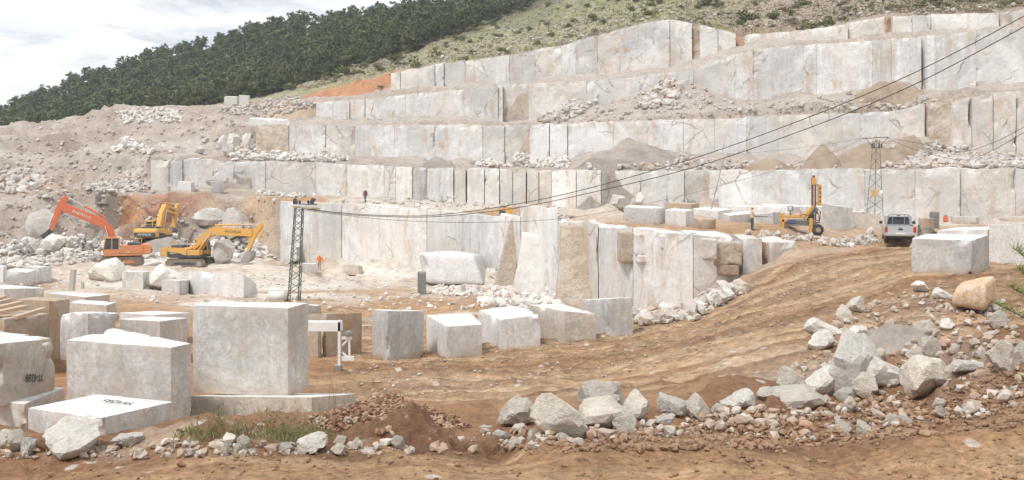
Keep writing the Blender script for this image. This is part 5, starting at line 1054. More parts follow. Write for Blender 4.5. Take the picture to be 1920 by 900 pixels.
    for s in (1, -1):
        rot = Matrix.Rotation(-ba, 4, 'Y') @ Matrix.Rotation(R(90), 4, 'X')
        if s > 0: rot = Matrix.Rotation(-ba, 4, 'Y') @ Matrix.Rotation(R(180), 4, 'Z') @ Matrix.Rotation(R(90), 4, 'X')
        t = text('boom_lettering', brand, .42, brand_mat, (0, 0, 0), (0, 0, 0), bo, .008); t.matrix_basis = Matrix.Translation((bx.x, -.1+s*.292, bx.y)) @ rot
    t = text('rear_lettering', brand, .36, M['white'], (0, 0, 0), (0, 0, 0), e, .008); t.matrix_basis = Matrix.Translation((-3.05, 0, 1.57)) @ Matrix.Rotation(R(-90), 4, 'Z') @ Matrix.Rotation(R(90), 4, 'X')
    if model:
        for s in (1, -1):
            t = text('model_lettering', model, .24, M['white'], (0, 0, 0), (0, 0, 0), e, .008); t.matrix_basis = Matrix.Translation((-1.5 if lower is None else -.6, s*1.41, 1.6 if lower is None else 1.5)) @ Matrix.Rotation(R(180 if s > 0 else 0), 4, 'Z') @ Matrix.Rotation(R(90), 4, 'X')
    return e
excavator('orange red excavator with raised boom and rock breaker, facing left', 228, 498, R(180+22), M['orange'], M['orangeh'], [(.5, 2.0), (1.2, 3.8), (1.9, 4.6), (5.9, 6.4)], [(5.3, 7.4), (5.9, 6.4), (6.8, 3.9)], ('breaker', (8.5, 2.4)), 'DAEWOO', M['white'], '330', lower=M['orangeh'], scale=.97)
excavator('yellow excavator with its bucket lowered to the right, in front of the pale boulder', 358, 500, R(-7), M['yellow'], M['yellow'], [(.4, 2.1), (2.0, 3.6), (2.9, 4.1), (7.4, 3.9)], [(8.5, 4.9), (7.5, 3.8), (6.9, 1.9)], ('bucket', R(-18)), 'HYUNDAI', M['dark'], '500LC', scale=.92)
excavator('yellow excavator seen from behind, standing higher at the foot of the bank', 292, 462, R(86), M['yellow'], M['yellow'], [(.4, 2.1), (1.5, 3.9), (2.2, 4.6), (5.4, 4.0)], [(6.2, 5.0), (5.4, 3.9), (5.0, 2.0)], ('bucket', R(-18)), 'HYUNDAI', M['dark'], scale=1.08)
# ---------------------------------------------------------------- pickup
def pickup():
    loc, d = hit(1684, 454); e = thing('pickup_truck', 'dusty silver white pickup truck seen from behind on the upper terrace', 'pickup truck', loc+Vector((0, 0, .02)), R(-19)); e.scale = (1.03,)*3
    S_ = M['silver']; W2 = .89
    def prof(name, pts, x0, x1, mat, par, bev=.02): # profile in YZ (forward = +y), drawn out along x
        n = len(pts); v = [(x0, y, z) for y, z in pts]+[(x1, y, z) for y, z in pts]
        mb = MB(); mb.add(v, [tuple(range(n)), tuple(range(2*n-1, n-1, -1))]+[(i, i+n, (i+1) % n+n, (i+1) % n) for i in range(n)]); return mb.build(name, mat, par, bevel=bev)
    # body sides with wheel arches
    def arch(c, r, n=7): return [(c+r*math.cos(math.pi-math.pi*i/n), .42+r*math.sin(math.pi*i/n)) for i in range(n+1)]
    side = [(-2.5, .55)]+arch(-1.45, .46)+arch(1.55, .46)+[(2.5, .45), (2.52, .85), (2.35, 1.0), (1.25, 1.08), (-2.5, 1.10)]
    side = [(y, max(z, .42)) for y, z in side]
    prof('body', side, -W2, -W2+.07, S_, e, .01); prof('body', side, W2-.07, W2, S_, e, .01)
    MB().box(-W2+.05, W2-.05, 1.2, 2.48, .45, .98, .03, .02).build('bonnet', S_, e, bevel=.05)
    MB().box(-W2+.06, W2-.06, -2.42, -.35, .62, .70).build('load_bed', M['dark'], e)
    tg = MB().box(-W2+.02, W2-.02, -2.52, -2.45, .58, 1.10).build('tailgate', S_, e, bevel=.015)
    MB().box(-.13, .13, -2.545, -2.52, .87, .94).build('tailgate_handle', M['black'], tg); MB().box(-.07, .07, -2.54, -2.52, .975, 1.01).build('badge', M['dark'], tg)
    MB().box(-.07, .07, -2.03, -1.97, .1, .1).build if False else None
    # cab
    prof('cab', [(-.38, 1.08), (1.32, 1.08), (.62, 1.66), (.3, 1.72), (-.15, 1.70), (-.3, 1.64)], -W2+.12, W2-.12, S_, e, .03)
    cabw = MB(); cabw.add([(-.66, -.395, 1.14), (.66, -.395, 1.14), (.58, -.315, 1.60), (-.58, -.315, 1.60), (-.66, -.36, 1.14), (.66, -.36, 1.14), (.58, -.28, 1.60), (-.58, -.28, 1.60)], [(0, 1, 2, 3), (7, 6, 5, 4), (0, 4, 5, 1), (1, 5, 6, 2), (2, 6, 7, 3), (3, 7, 4, 0)]); cabw.build('rear_window', M['glass'], e)
    for s in (-1, 1):
        x = s*(W2-.115); prof('side_window', [(-.25, 1.13), (1.1, 1.13), (.58, 1.60), (-.18, 1.60)], x-.012, x+.012, M['glass'], e, 0)
    MB().add([(-.68, 1.29, 1.14), (.68, 1.29, 1.14), (.6, .68, 1.64), (-.6, .68, 1.64), (-.68, 1.26, 1.12), (.68, 1.26, 1.12), (.6, .65, 1.62), (-.6, .65, 1.62)], [(0, 1, 2, 3), (7, 6, 5, 4), (0, 4, 5, 1), (1, 5, 6, 2), (2, 6, 7, 3), (3, 7, 4, 0)]).build('windscreen', M['glass'], e)
    rb = MB(); rb.path([(-.74, -.55, 1.08), (-.68, -.5, 1.62), (-.5, -.48, 1.74), (.5, -.48, 1.74), (.68, -.5, 1.62), (.74, -.55, 1.08)], .038, 8)
    for s in (-1, 1): rb.path([(s*.70, -.5, 1.6), (s*.74, -1.1, 1.1)], .03, 6); rb.path([(s*.35, -.5, 1.1), (s*.35, -.5, 1.72)], .02, 6)
    rb.build('roll_bar', M['steel'], e); MB().box(-.1, .1, -.42, -.36, 1.66, 1.70).build('brake_light', M['redp'], e)
    for s in (-1, 1):
        MB().box(s*.80-.07, s*.80+.07, -2.545, -2.48, .72, 1.05).build('tail_light', M['redp'], e, bevel=.01); MB().box(s*.98-.10, s*.98+.10, .95, 1.06, 1.10, 1.28).build('mirror', M['black'], e, bevel=.02)
        MB().box(s*.98-.18, s*.98-.05, .98, 1.02, 1.14, 1.17).build('mirror_arm', M['black'], e) if s > 0 else None
    MB().box(-.86, .86, -2.68, -2.54, .50, .60).build('rear_bumper', M['chrome'], e, bevel=.02); MB().box(-.8, .8, -2.5, -1.9, .36, .50).build('underbody', M['black'], e); MB().box(-.75, .75, -1.9, 2.3, .40, .56).build('chassis', M['black'], e)
    MB().box(-.27, .27, -2.70, -2.683, .60, .71).build('number_plate', M['white'], e)
    for x in (-.76, .76):
        for y in (-1.45, 1.55):
            wm = MB().tube((x-.12, y, .37), (x+.12, y, .37), .37, n=22).build('wheel', M['black'], e, bevel=.03); MB().tube((x-.128, y, .37), (x+.128, y, .37), .22, n=14).build('rim', M['steel'], wm)
    for x in (-.76, .76): MB().box(x-.13, x+.13, -1.98, -1.95, .30, .62).build('mud_flap', M['darkred'], e)
pickup()

# ---------------------------------------------------------------- drill rig
def drill():
    loc, d = hit(1500, 437); s = d/F; e = thing('drill_rig', 'yellow drilling rig with upright mast at the edge of the terrace', 'drill rig', loc)
    X = lambda px: (px-1500)*s; Z = lambda py: (437-py)*s
    Y = M['yellow']
    for k, (a, b, mt, nm) in enumerate([(412, 414.6, M['steel'], 'rail'), (416, 418.6, M['galv'], 'rail'), (420, 423.5, M['steel'], 'rail')]): MB().box(X(1468), X(1536), -.18+k*.05, .18+k*.05, Z(b), Z(a)).build(nm, mt, e, bevel=.01)
    for k, (a, b) in enumerate(((413, 423), (412, 424))): MB().box(X(1470), X(1534), .75+k*.2, .9+k*.2, Z(b), Z(a)).build('rail', M['galv'], e)
    for x0, x1, zt, zb, y in ((1464, 1468.5, 399, 436, -.2), (1469, 1473, 402, 437, .9), (1514.5, 1520.5, 409, 452, -.35), (1526, 1536, 410, 424, .8)): MB().box(X(x0), X(x1), y-.1, y+.1, Z(zb), Z(zt)).build('jack_leg', Y, e, bevel=.015)
    MB().box(X(1513), X(1525), -.55, -.15, Z(455), Z(443)).build('foot_block', Y, e, bevel=.03); MB().box(X(1462), X(1475), -.3, .1, Z(416), Z(411)).build('bracket', Y, e, bevel=.02)
    MB().box(X(1473), X(1489), -.32, -.19, Z(417.5), Z(412.5)).build('control_box', M['blue'], e, bevel=.01)
    MB().box(X(1476), X(1502), -.2, .7, Z(409), Z(404)).build('motor', Y, e, bevel=.04); MB().tube((X(1484), .2, Z(404)), (X(1503), .2, Z(403)), .16, n=12).build('motor_housing', M['wood'], e); MB().tube((X(1501), .1, Z(404)), (X(1501), .1, Z(394)), .06, n=8).build('air_filter', M['orangeh'], e)
    fr = MB(); 
    for q in ([(1477.5, 387), (1486.5, 387)], [(1477.5, 395), (1486.5, 395)], [(1477.5, 387), (1477.5, 395)], [(1486.5, 387), (1486.5, 395)], [(1482, 395), (1482, 406)]): fr.bar((X(q[0][0]), 0, Z(q[0][1])), (X(q[1][0]), 0, Z(q[1][1])), .06)
    fr.build('display_frame', M['pylon'], e)
    m_ = MB(); m_.bar((X(1523), 0, Z(425)), (X(1523), 0, Z(334)), .12); m_.bar((X(1528.5), 0, Z(425)), (X(1528.5), 0, Z(334)), .12)
    for k in range(22): z = 422-k*4; m_.bar((X(1523), 0, Z(z)), (X(1528.5), 0, Z(z-2)), .05)
    m_.build('mast', M['darkred'], e); MB().box(X(1521.5), X(1530), -.16, .16, Z(347), Z(333)).build('mast_head', Y, e, bevel=.04); MB().tube((X(1525.5), 0, Z(333)), (X(1525.5), 0, Z(329)), .10, n=8).build('crown_wheel', M['darkred'], e)
    MB().tube((X(1525.8), -.16, Z(428)), (X(1525.8), -.16, Z(345)), .045, n=8).build('drill_rod', M['steel'], e)
    f2 = MB(); f2.box(X(1533.5), X(1539.5), -.14, .14, Z(386), Z(346)); f2 = f2.build('feed_carriage', Y, e, bevel=.03)
    for z in (353, 361, 369, 377): MB().box(X(1535.3), X(1537.7), -.16, -.13, Z(z+2), Z(z-2)).build('slot', M['dark'], f2)
    MB().bar((X(1526), 0, Z(348)), (X(1534), 0, Z(346)), .07).build('tie_bar', Y, e); MB().bar((X(1529), 0, Z(380)), (X(1534), 0, Z(382)), .12).build('tie_bar', Y, e)
    MB().bar((X(1506), 0, Z(409)), (X(1525), 0, Z(387)), .26).build('tilt_arm', Y, e, bevel=.03); MB().tube((X(1512), -.22, Z(411)), (X(1527), -.22, Z(390)), .07, n=8).build('tilt_cylinder', M['dark'], e); MB().box(X(1521), X(1532), -.2, .2, Z(402), Z(388)).build('rotary_head', M['steel'], e, bevel=.05); MB().box(X(1519), X(1531), .2, .5, Z(412), Z(396)).build('gearbox', M['blue'], e, bevel=.05)
    for x, y in ((1529.5, -.45), (1538.5, .9)):
        w_ = MB().tube((X(x), y-.13, Z(430.5)), (X(x), y+.13, Z(430.5)), 10.5*s, n=24).build('wheel', M['black'], e, bevel=.04); MB().tube((X(x), y-.15, Z(430.5)), (X(x), y+.15, Z(430.5)), 5*s, n=16).build('rim', M['galv'], w_); MB().tube((X(x), y-.18, Z(430.5)), (X(x), y+.18, Z(430.5)), 2*s, n=10).build('hub', Y, w_)
    h = MB()
    for q in (([1527, 395], [1533, 402], [1534, 418]), ([1529, 390], [1536, 397], [1535, 412]), ([1521, 400], [1515, 404], [1511, 412]), ([1498, 405], [1505, 401], [1512, 404])): h.path([(X(a), -.28, Z(b)) for a, b in q], .03, 6)
    h.build('hoses', M['black'], e); MB().bar((X(1469), 0, Z(428)), (X(1514), 0, Z(434)), .05).build('drawbar', M['steel'], e)
drill()

# ---------------------------------------------------------------- pylons and cables
def pylon(label, base, top, wb, wt, bays, d=None):
    if d: loc = P(base[0], base[1], d)
    else: loc, d = hit(*base)
    s = d/F; H = (base[1]-top[1])*s; e = thing('lattice_pylon', label, 'pylon', loc, R(24)); lx = (top[0]-base[0])*s; lw = .055
    def cor(t, k): 
        w_ = (wb+(wt-wb)*t)*s/2; a, b = ((-1, -1), (1, -1), (1, 1), (-1, 1))[k % 4]; return Vector((a*w_+lx*t*math.cos(R(24)), b*w_-lx*t*math.sin(R(24)), H*t-(.3 if t == 0 else 0)))
    for k in range(4): MB().bar(cor(0, k), cor(1, k), lw).build('leg', M['pylon'], e)
    for i in range(bays):
        t0, t1 = i/bays, (i+1)/bays
        for k in range(4):
            a, b = (cor(t0, k), cor(t1, k+1)) if (i+k) % 2 == 0 else (cor(t0, k+1), cor(t1, k)); MB().bar(a, b, .032).build('brace', M['pylon'], e)
    return e, loc, s, H, lx
e, loc, s1_, H1, lx = pylon('near grey lattice pylon standing on the pit floor', (551, 564), (561, 388), 20, 14, 15)
rzi = Matrix.Rotation(-R(24), 4, 'Z')
def lp(x, y, z): return rzi @ Vector((x, y, z))
MB().bar(lp(lx-.35, -.1, H1+.02), lp(lx+1.25, -.1, H1-.12), .10).build('crossarm', M['wood'], e); MB().bar(lp(lx-.4, .2, H1+.18), lp(lx+1., .2, H1+.14), .06).build('crossarm', M['pylon'], e)
for x in (-.3, .05, .55, .8): 
    i_ = MB().tube(lp(lx+x, 0, H1+.15), lp(lx+x-.03, 0, H1+.38), .05, .07, 8); i_.build('insulator', M['dark'], e)
for x, a in ((-.1, -.3), (.75, .4)): MB().bar(lp(lx+x, -.2, H1+.22), lp(lx+x+a*.4, -.25, H1+.5), .28, .14).build('floodlight', M['dark'], e)
top1 = loc+Vector((lx, 0, H1))
e, loc, s2_, H2, lx2 = pylon('far lattice pylon with a yellow box, in front of the right quarry wall', (1640, 404), (1643, 262), 21, 8, 14, 99)
def q2(px, py, y=0): return lp((px-1640)*s2_, y, (403-py)*s2_)
MB().bar(q2(1617, 259, -.2), q2(1664, 256, -.2), .09).build('crossarm', M['pylon'], e); MB().box(-.1, .1, -.1, .1, -.02, .12).build('cap', M['yellow'], e, loc=q2(1642, 257), )
MB().box(-.22, .22, -.12, .12, -.3, .3).build('switch_box', M['yellow'], e, bevel=.02, loc=q2(1634, 361, -.75), rot=(0, 0, -R(24))); MB().box(-.15, .15, -.1, .1, -.2, .2).build('meter_box', M['white'], e, bevel=.02, loc=q2(1647, 359, -.7), rot=(0, 0, -R(24)))
for x0, x1 in ((1621, 1634), (1664, 1648)): MB().bar(q2(x0, 257, -.2), q2(x1, 273, -.1), .05).build('arm_stay', M['pylon'], e)
for x in (1633, 1637, 1646, 1651): MB().tube(q2(x, 277, -.3), q2(x, 268, -.3), .07, .05, 8).build('insulator', M['dark'], e)
MB().bar(q2(1631, 276, -.2), q2(1653, 275, -.2), .07).build('lower_crossarm', M['pylon'], e)
def cable(label, pts, r=.022, name='power_cable'):
    """pts: (px, py, metres ahead)"""
    P3 = [P(*p) for p in pts]; out = []
    for i in range(len(P3)-1):
        p0 = P3[max(0, i-1)]; p1 = P3[i]; p2 = P3[i+1]; p3 = P3[min(len(P3)-1, i+2)]
        for k in range(6):
            t = k/6; out.append(.5*((2*p1)+(-p0+p2)*t+(2*p0-5*p1+4*p2-p3)*t*t+(-p0+3*p1-3*p2+p3)*t**3))
    out.append(P3[-1]); mb = MB(); mb.path(out, r, 5); tag(mb.build(name, M['black'], smooth=True), label, 'cable')
d1 = top1.y
cable('upper of the two long power cables crossing the picture', [(572, 391, d1), (640, 399, d1-1), (720, 404, d1-2), (820, 403, d1-3), (960, 384, d1-5), (1100, 354, d1-7), (1300, 297, d1-10), (1500, 226, d1-13), (1700, 143, d1-16), (1920, 30, d1-19), (2160, -110, d1-22)], .019)
cable('lower of the two long power cables crossing the picture', [(566, 391, d1+.4), (640, 401, d1-.7), (720, 406, d1-1.7), (820, 406, d1-2.7), (960, 391, d1-5), (1100, 363, d1-7), (1300, 314, d1-10), (1500, 246, d1-13), (1700, 165, d1-16), (1920, 50, d1-19), (2160, -88, d1-22)], .019)
d2 = loc.y
cable('thin slack cable running from the near pylon to the far one', [(560, 392, d1), (640, 403, d1+1), (760, 414, d1+3), (900, 417, d1+6), (1050, 410, d1+10), (1200, 385, d1+18), (1400, 335, d1+32), (1560, 285, d2-4), (1622, 259, d2-.3)], .013)
cable('cable sagging from the far pylon to the right, upper', [(1660, 257, d2-.3), (1740, 272, d2-6), (1800, 284, d2-12), (1850, 272, d2-20), (1920, 238, d2-30), (2050, 150, d2-44)], .02)
cable('cable sagging from the far pylon to the right, lower', [(1662, 258, d2), (1720, 282, d2-5), (1800, 300, d2-12), (1850, 287, d2-20), (1920, 248, d2-30), (2050, 160, d2-44)], .02)
cable('thin cable from the far pylon to the left wall', [(1620, 259, d2), (1540, 272, d2+8), (1440, 284, d2+20), (1360, 290, d2+34)], .014)

# ---------------------------------------------------------------- people
def person(px, py, h, label, jacket, trous, hat, pose, rz=0):
    loc, d = hit(px, py); e = thing('person', label, 'person', loc, rz)
    J = {'pel': (0, 0, .53), 'bel': (0, 0, .60), 'che': (0, 0, .73), 'nec': (0, 0, .825), 'hed': (0, .005, .90), 'top': (0, .005, .955),
         'lhi': (-.055, 0, .50), 'lkn': (-.06, .015, .28), 'lan': (-.065, 0, .045), 'lto': (-.07, .09, .02), 'rhi': (.055, 0, .50), 'rkn': (.06, .015, .28), 'ran': (.065, 0, .045), 'rto': (.07, .09, .02),
         'lsh': (-.115, 0, .80), 'lel': (-.15, -.01, .63), 'lwr': (-.15, .04, .49), 'lha': (-.15, .06, .44), 'rsh': (.115, 0, .80), 'rel': (.15, -.01, .63), 'rwr': (.15, .04, .49), 'rha': (.15, .06, .44)}
    J.update(pose); rad = {'pel': .085, 'bel': .078, 'che': .10, 'nec': .036, 'hed': .058, 'top': .040, 'hi': .060, 'kn': .040, 'an': .028, 'to': .022, 'sh': .045, 'el': .032, 'wr': .022, 'ha': .020}
    E = [('pel', 'bel'), ('bel', 'che'), ('che', 'nec'), ('nec', 'hed'), ('hed', 'top')]
    for s in 'lr': E += [('pel', s+'hi'), (s+'hi', s+'kn'), (s+'kn', s+'an'), (s+'an', s+'to'), ('che', s+'sh'), (s+'sh', s+'el'), (s+'el', s+'wr'), (s+'wr', s+'ha')]
    ks = list(J); hc = {}
    for s in 'lr':                                              # five short fingers on each hand
        hv = Vector(J[s+'ha']); wv = Vector(J[s+'wr']); dr = (hv-wv).normalized(); sd_ = dr.cross(Vector((0, 1, 0))).normalized() if abs(dr.y) < .9 else Vector((1, 0, 0))
        for f in range(5):
            o_ = sd_*((f-1.5)*.008) if f < 4 else sd_*-.022; ln = (.045, .05, .047, .038, .028)[f]; k = '%sf%d' % (s, f); J[k] = tuple(hv+o_*1.5+dr*ln+(Vector((0, .01, 0)) if f == 4 else Vector((0, .006, 0)))); E.append((s+'ha', k)); ks.append(k)
    me = bpy.data.meshes.new('body'); me.from_pydata([tuple(Vector(J[k])*h) for k in ks], [(ks.index(a), ks.index(b)) for a, b in E], [])
    o = bpy.data.objects.new('tmp', me); link(o); md = o.modifiers.new('s', 'SKIN'); sk = me.skin_vertices[0].data
    for i, k in enumerate(ks):
        r_ = rad.get(k) or rad.get(k[1:]) or .0065; r_ *= h; sk[i].radius = (r_*(1.25 if k in ('che', 'bel', 'pel') else 1), r_*(.8 if k in ('che', 'bel', 'pel') else 1)); sk[i].use_root = (i == 0)
    o.modifiers.new('u', 'SUBSURF').levels = 1; dg = bpy.context.evaluated_depsgraph_get(); dg.update(); m2_ = bpy.data.meshes.new_from_object(o.evaluated_get(dg)); bpy.data.objects.remove(o)
    m2_.materials.clear()
    for q in (M['skin'], M[jacket], M[trous], M['black']): m2_.materials.append(q)
    lh, rh = Vector(J['lha'])*h, Vector(J['rha'])*h; nk = J['nec'][2]*h; pz = J['pel'][2]*h
    for p in m2_.polygons:
        c = p.center; p.use_smooth = True
        hand = min((c-lh).length, (c-rh).length) < .055*h
        p.material_index = 0 if hand or c.z > nk+.01*h else 1 if c.z > pz-.015*h or abs(c.x) > .13*h else 2 if c.z > .05*h else 3
    b = bpy.data.objects.new('body', m2_); link(b, e)
    hz = J['hed'][2]*h; hy = J['hed'][1]*h; hx = J['hed'][0]*h
    MB().tube((hx, hy, hz+.022*h), (hx, hy, hz+.045*h), .066*h, .06*h, 12).tube((hx, hy, hz+.045*h), (hx, hy, hz+.075*h), .06*h, .03*h, 12).tube((hx, hy+.01*h, hz+.018*h), (hx, hy+.012*h, hz+.026*h), .078*h, .078*h, 12).build('hard_hat', M[hat], e, smooth=False)
    MB().box(hx-.010*h, hx+.010*h, hy+.050*h, hy+.072*h, hz-.012*h, hz+.008*h, .004*h, .002*h).build('nose', M['skin'], e)
    for s in (-1, 1): MB().box(hx+s*.022*h-.006*h, hx+s*.022*h+.006*h, hy+.05*h, hy+.058*h, hz+.002*h, hz+.009*h).build('eye', M['black'], e); MB().box(hx+s*.058*h-.006*h, hx+s*.058*h+.006*h, hy-.012*h, hy+.01*h, hz-.018*h, hz+.016*h).build('ear', M['skin'], e)
    MB().box(hx-.014*h, hx+.014*h, hy+.048*h, hy+.056*h, hz-.028*h, hz-.023*h).build('mouth', M['darkred'], e)
    return e
person(599, 507, 1.72, 'worker in an orange jacket and grey trousers walking on the pit floor', 'orangev', 'greyt', 'haty', {'lkn': (-.055, .05, .29), 'rkn': (.06, -.02, .28), 'ran': (.06, -.09, .05), 'rto': (.07, -.02, .02), 'lel': (-.18, -.03, .64), 'rel': (.18, -.03, .64), 'lwr': (-.17, .05, .52), 'rwr': (.17, .05, .52), 'lha': (-.16, .08, .48), 'rha': (.16, .08, .48)}, R(180))
person(685, 381, 1.78, 'dark dressed worker with white hard hat walking on the pit terrace', 'darkj', 'trous', 'hatw', {'lkn': (-.05, .07, .29), 'lan': (-.06, .05, .06), 'lto': (-.06, .13, .03), 'rkn': (.06, -.01, .28), 'ran': (.06, -.11, .06), 'rto': (.065, -.04, .02)}, R(150))
person(1410, 432, 1.70, 'worker in tan jacket and orange helmet holding a rod beside the grey block', 'tanj', 'trous', 'haty', {'rel': (.15, .03, .64), 'rwr': (.12, .16, .58), 'rha': (.11, .21, .57), 'lel': (-.15, .03, .64), 'lwr': (-.10, .14, .56), 'lha': (-.09, .18, .55)}, R(-80))
l_, d_ = hit(1410, 432); rod = MB(); rod.bar(l_+Vector((.2, -.25, .97)), l_+Vector((1.05, -.25, .95)), .05); tag(rod.build('drill_rod', M['dark']), 'dark rod held by the worker in the tan jacket', 'tool')

# ---------------------------------------------------------------- small things of the place
def put(px, py, d=None):
    if d: return P(px, py, d), d
    return hit(px, py)
# white steel frame
loc, d = put(636, 692, 25); s = d/F; e = thing('steel_frame', 'white steel frame with a wide beam, post and bracket beside the big cube', 'steel frame', loc)
X = lambda px: (px-636)*s; Z = lambda py: (692-py)*s
MB().box(X(560), X(640), -.08, .22, Z(621), Z(603)).build('beam', M['white'], e, bevel=.01); MB().box(X(634), X(639.5), -.08, .03, Z(692), Z(600)).build('post', M['white'], e, bevel=.008); MB().box(X(627), X(641), -.12, .1, Z(696), Z(684)).build('foot', M['galv'], e, bevel=.01)
MB().box(X(640), X(660), -.04, .03, Z(636), Z(631)).build('bracket_arm', M['white'], e); MB().box(X(640), X(664), -.04, .03, Z(676), Z(668)).build('bracket_arm', M['white'], e); MB().box(X(653.5), X(657), -.03, .02, Z(668), Z(636)).build('bracket_post', M['white'], e)
for a, b in (((641, 648), (653, 636)), ((641, 660), (652, 670))): MB().bar((X(a[0]), 0, Z(a[1])), (X(b[0]), 0, Z(b[1])), .045).build('bracket_brace', M['white'], e)
MB().box(X(647), X(660), -.12, .12, Z(629), Z(621)).build('roller', M['galv'], e, bevel=.03)

# white tank
loc, d = put(524, 564); e = thing('water_tank', 'white plastic tank lying behind the near pylon', 'tank', loc); s = d/F
MB().tube((-20*s, 0, 9*s), (16*s, -.2, 9*s), 9.5*s, n=24).build('barrel', M['plastic'], e, bevel=.08, smooth=True); 
for x in (-10, 0, 9): MB().tube((x*s-.03, 0, 9*s), (x*s+.03, 0, 9*s), 9.9*s, n=24).build('band', M['galv'], e)
MB().box(-15*s, 12*s, -.4, .4, -.1, .08).build('cradle', M['wood'], e)
# planks on the plank block
for i, (a, b, da, db, wd) in enumerate([((-25, 590), (48, 575), 22.9, 24.0, .22), ((-25, 582), (40, 567), 23.9, 24.9, .18), ((-25, 573), (20, 562), 24.6, 25.2, .16), ((27, 596), (83, 579), 23.0, 24.2, .15), ((-20, 566), (12, 556), 25.0, 25.3, .16)]):
    A, B = P(a[0], a[1], da), P(b[0], b[1], db); lab = ['front one of the wooden planks on the tan block', 'middle wooden plank on the tan block', 'rear wooden plank on the tan block', 'loose wooden beam lying askew on the tan block', 'farthest wooden plank on the tan block'][i]
    tag(MB().bar(A, B, wd, .085).build('wooden_plank', M['wood'], bevel=.006), lab, 'plank')
def post(px, py, hpx, wpx, label, mat, lean=0, name='concrete_post', d=None, cage=False, cat='post'):
    loc, dd = put(px, py, d); s = dd/F; w_ = wpx*s/2; h = hpx*s; lx_ = lean*s
    if not cage:
        mb = MB(); mb.add([(-w_, -w_, -.1), (w_, -w_, -.1), (w_, w_, -.1), (-w_, w_, -.1), (lx_-w_*.95, -w_, h), (lx_+w_*.95, -w_, h), (lx_+w_*.95, w_, h), (lx_-w_*.95, w_, h)], [(0, 3, 2, 1), (4, 5, 6, 7), (0, 1, 5, 4), (1, 2, 6, 5), (2, 3, 7, 6), (3, 0, 4, 7)])
        return tag(mb.build(name, mat, bevel=w_*.12, loc=loc), label, cat)
    e = thing(name, label, cat, loc)
    for sx in (-1, 1):
        for sy in (-1, 1): MB().bar((sx*w_, sy*w_, -.1), (sx*w_, sy*w_, h), .07).build('upright', M['galv'], e)
    n = max(4, int(h/.28)); g = MB()
    for k in range(n+1):
        z = h*k/n; c4 = [(-w_, -w_, z), (w_, -w_, z), (w_, w_, z), (-w_, w_, z)]
        for a, b in zip(c4, c4[1:]+c4[:1]): g.bar(a, b, .035)
    for k in range(1, 5):
        x = -w_+2*w_*k/5
        for y in (-w_, w_): g.bar((x, y, 0), (x, y, h), .03); g.bar((y, x, 0), (y, x, h), .03)
    tag(g.build('wire_mesh', M['galv'], e), kind='stuff'); MB().box(-w_*.82, w_*.82, -w_*.82, w_*.82, 0, h*.96).build('stone_fill', M['conc'], e, bevel=.04); return e
post(134, 547, 42, 9, 'grey concrete post leaning right on the pit floor at the left', M['conc'], 4)
post(155, 541, 12, 5, 'short grey stub beside the leaning concrete post', M['conc'])
post(791, 552, 42, 13, 'tall wire mesh pillar left of the undercut boulder', None, cage=True, name='gabion_pillar', cat='pillar')
post(1752, 426, 28, 11, 'wire mesh pillar at the foot of the right quarry wall', None, cage=True, name='gabion_pillar', cat='pillar')
post(869, 552, 18, 8, 'concrete prop under the undercut boulder', M['conc'], 0, 'prop'); post(893, 551, 14, 8, 'right hand prop under the undercut boulder', M['conc'], 5, 'prop'); post(815, 551, 12, 5, 'thin prop left under the undercut boulder', M['conc'], 0, 'prop')
scatter('prop_rubble', [(812, 545), (830, 535), (900, 540), (905, 556), (820, 556)], 90, .3, 1.1, M['rubw'], 'rubble packed under the undercut boulder', 1.6, seed=41)
# leaning pole with wire
A, B = P(1329, 412, 84), P(1358, 292, 84); tag(MB().tube(A, B, .055, .03, 8).build('leaning_pole', M['galv']), 'thin pale pole leaning right behind the small tan block', 'pole')
# weather mast
loc, d = put(431, 186); e = thing('weather_mast', 'slim mast with guy wires on top of the dump', 'mast', loc); s = d/F; MB().tube((0, 0, -.2), (0, 0, 30*s), .09, .06, 8).build('pole', M['galv'], e)
for x in (-8, 9, 14): MB().tube((0, 0, 26*s), (x*s, -.3, 0), .025, n=4).build('guy_wire', M['galv'], e)
MB().box(-.35, .35, -.1, .1, 17*s, 20*s).build('instrument_box', M['white'], e)
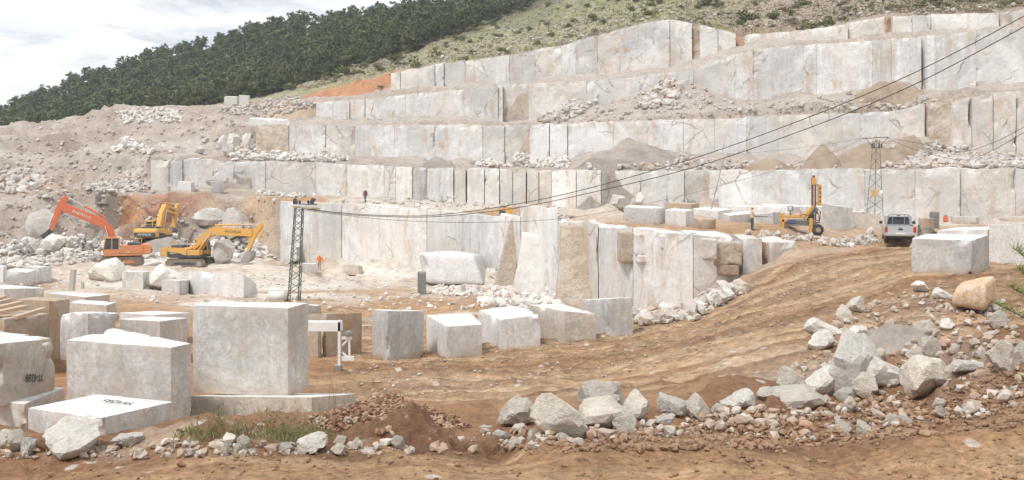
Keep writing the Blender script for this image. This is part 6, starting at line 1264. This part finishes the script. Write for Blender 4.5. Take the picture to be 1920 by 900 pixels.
# digger bucket lying on the slope
loc, d = put(193, 382); e = thing('spare_bucket', 'dark spare excavator bucket lying on the slope above the bank', 'bucket', loc, R(-10)); s = d/F
MB().prism([(-11*s, 0), (11*s, 0), (12*s, 14*s), (10.5*s, 14*s), (9*s, 1.5*s), (-9.5*s, 1.5*s), (-10*s, 14*s), (-11.5*s, 14*s)], -.6, 1.0).build('shell', M['steel'], e); MB().box(-10*s, 10*s, .9, 1.05, .1, 14*s).build('back_plate', M['dark'], e)
for k in range(5): MB().box((-9+k*4.2)*s-.08, (-9+k*4.2)*s+.08, -.95, -.6, 0, .12).build('tooth', M['steel'], e)
# sign on the terrace, small saw, orange canister
loc, d = put(782, 393); e = thing('warning_board', 'small square board on the pit terrace', 'sign', loc); MB().box(-.03, .03, -.03, .03, -.1, .35).build('post', M['galv'], e); MB().box(-.35, .35, -.05, .0, .3, .85).build('board', M['galv'], e, bevel=.01); MB().box(-.27, .27, -.065, -.052, .37, .78).build('panel', M['white'], e)
loc, d = put(946, 405); e = thing('wire_saw', 'small yellow and dark wire saw on the edge of the lowest wall', 'saw', loc); MB().box(-.5, .5, -.3, .3, .15, .5).build('motor', M['dark'], e, bevel=.04); MB().tube((.45, -.4, .5), (.45, -.3, .5), .36, n=18).build('flywheel', M['yellow'], e); MB().box(-.8, .9, -.35, .35, 0, .12).build('base_frame', M['steel'], e); MB().box(-.5, -.1, -.2, .2, .5, .72).build('control_box', M['yellow'], e)
loc, d = put(1773, 416); e = thing('fuel_canister', 'red orange canister standing by the right quarry wall', 'canister', loc); MB().box(-.24, .24, -.2, .2, 0, .62, .03, .03).build('body', M['orange'], e, bevel=.06); MB().tube((0, 0, .62), (0, 0, .72), .07, n=8).build('cap', M['dark'], e); MB().path([(-.12, 0, .6), (-.12, 0, .76), (.1, 0, .76), (.1, 0, .6)], .02).build('handle', M['orange'], e)
# haze between the viewpoint and the far hill
if HAZE:
    hz = MB().box(-700, 700, -40, 620, -31, 92).build('haze', None); hz.data.materials.clear(); hm = bpy.data.materials.new('thin_haze'); hm.use_nodes = True; t = hm.node_tree; t.nodes.clear(); ou = t.nodes.new('ShaderNodeOutputMaterial'); pv = t.nodes.new('ShaderNodeVolumePrincipled')
    pv.inputs['Color'].default_value = (.86, .92, 1, 1); pv.inputs['Density'].default_value = HAZE; t.links.new(pv.outputs[0], ou.inputs['Volume']); hz.data.materials.append(hm); tag(hz, 'thin pale air over the whole quarry', 'haze', None, 'stuff')
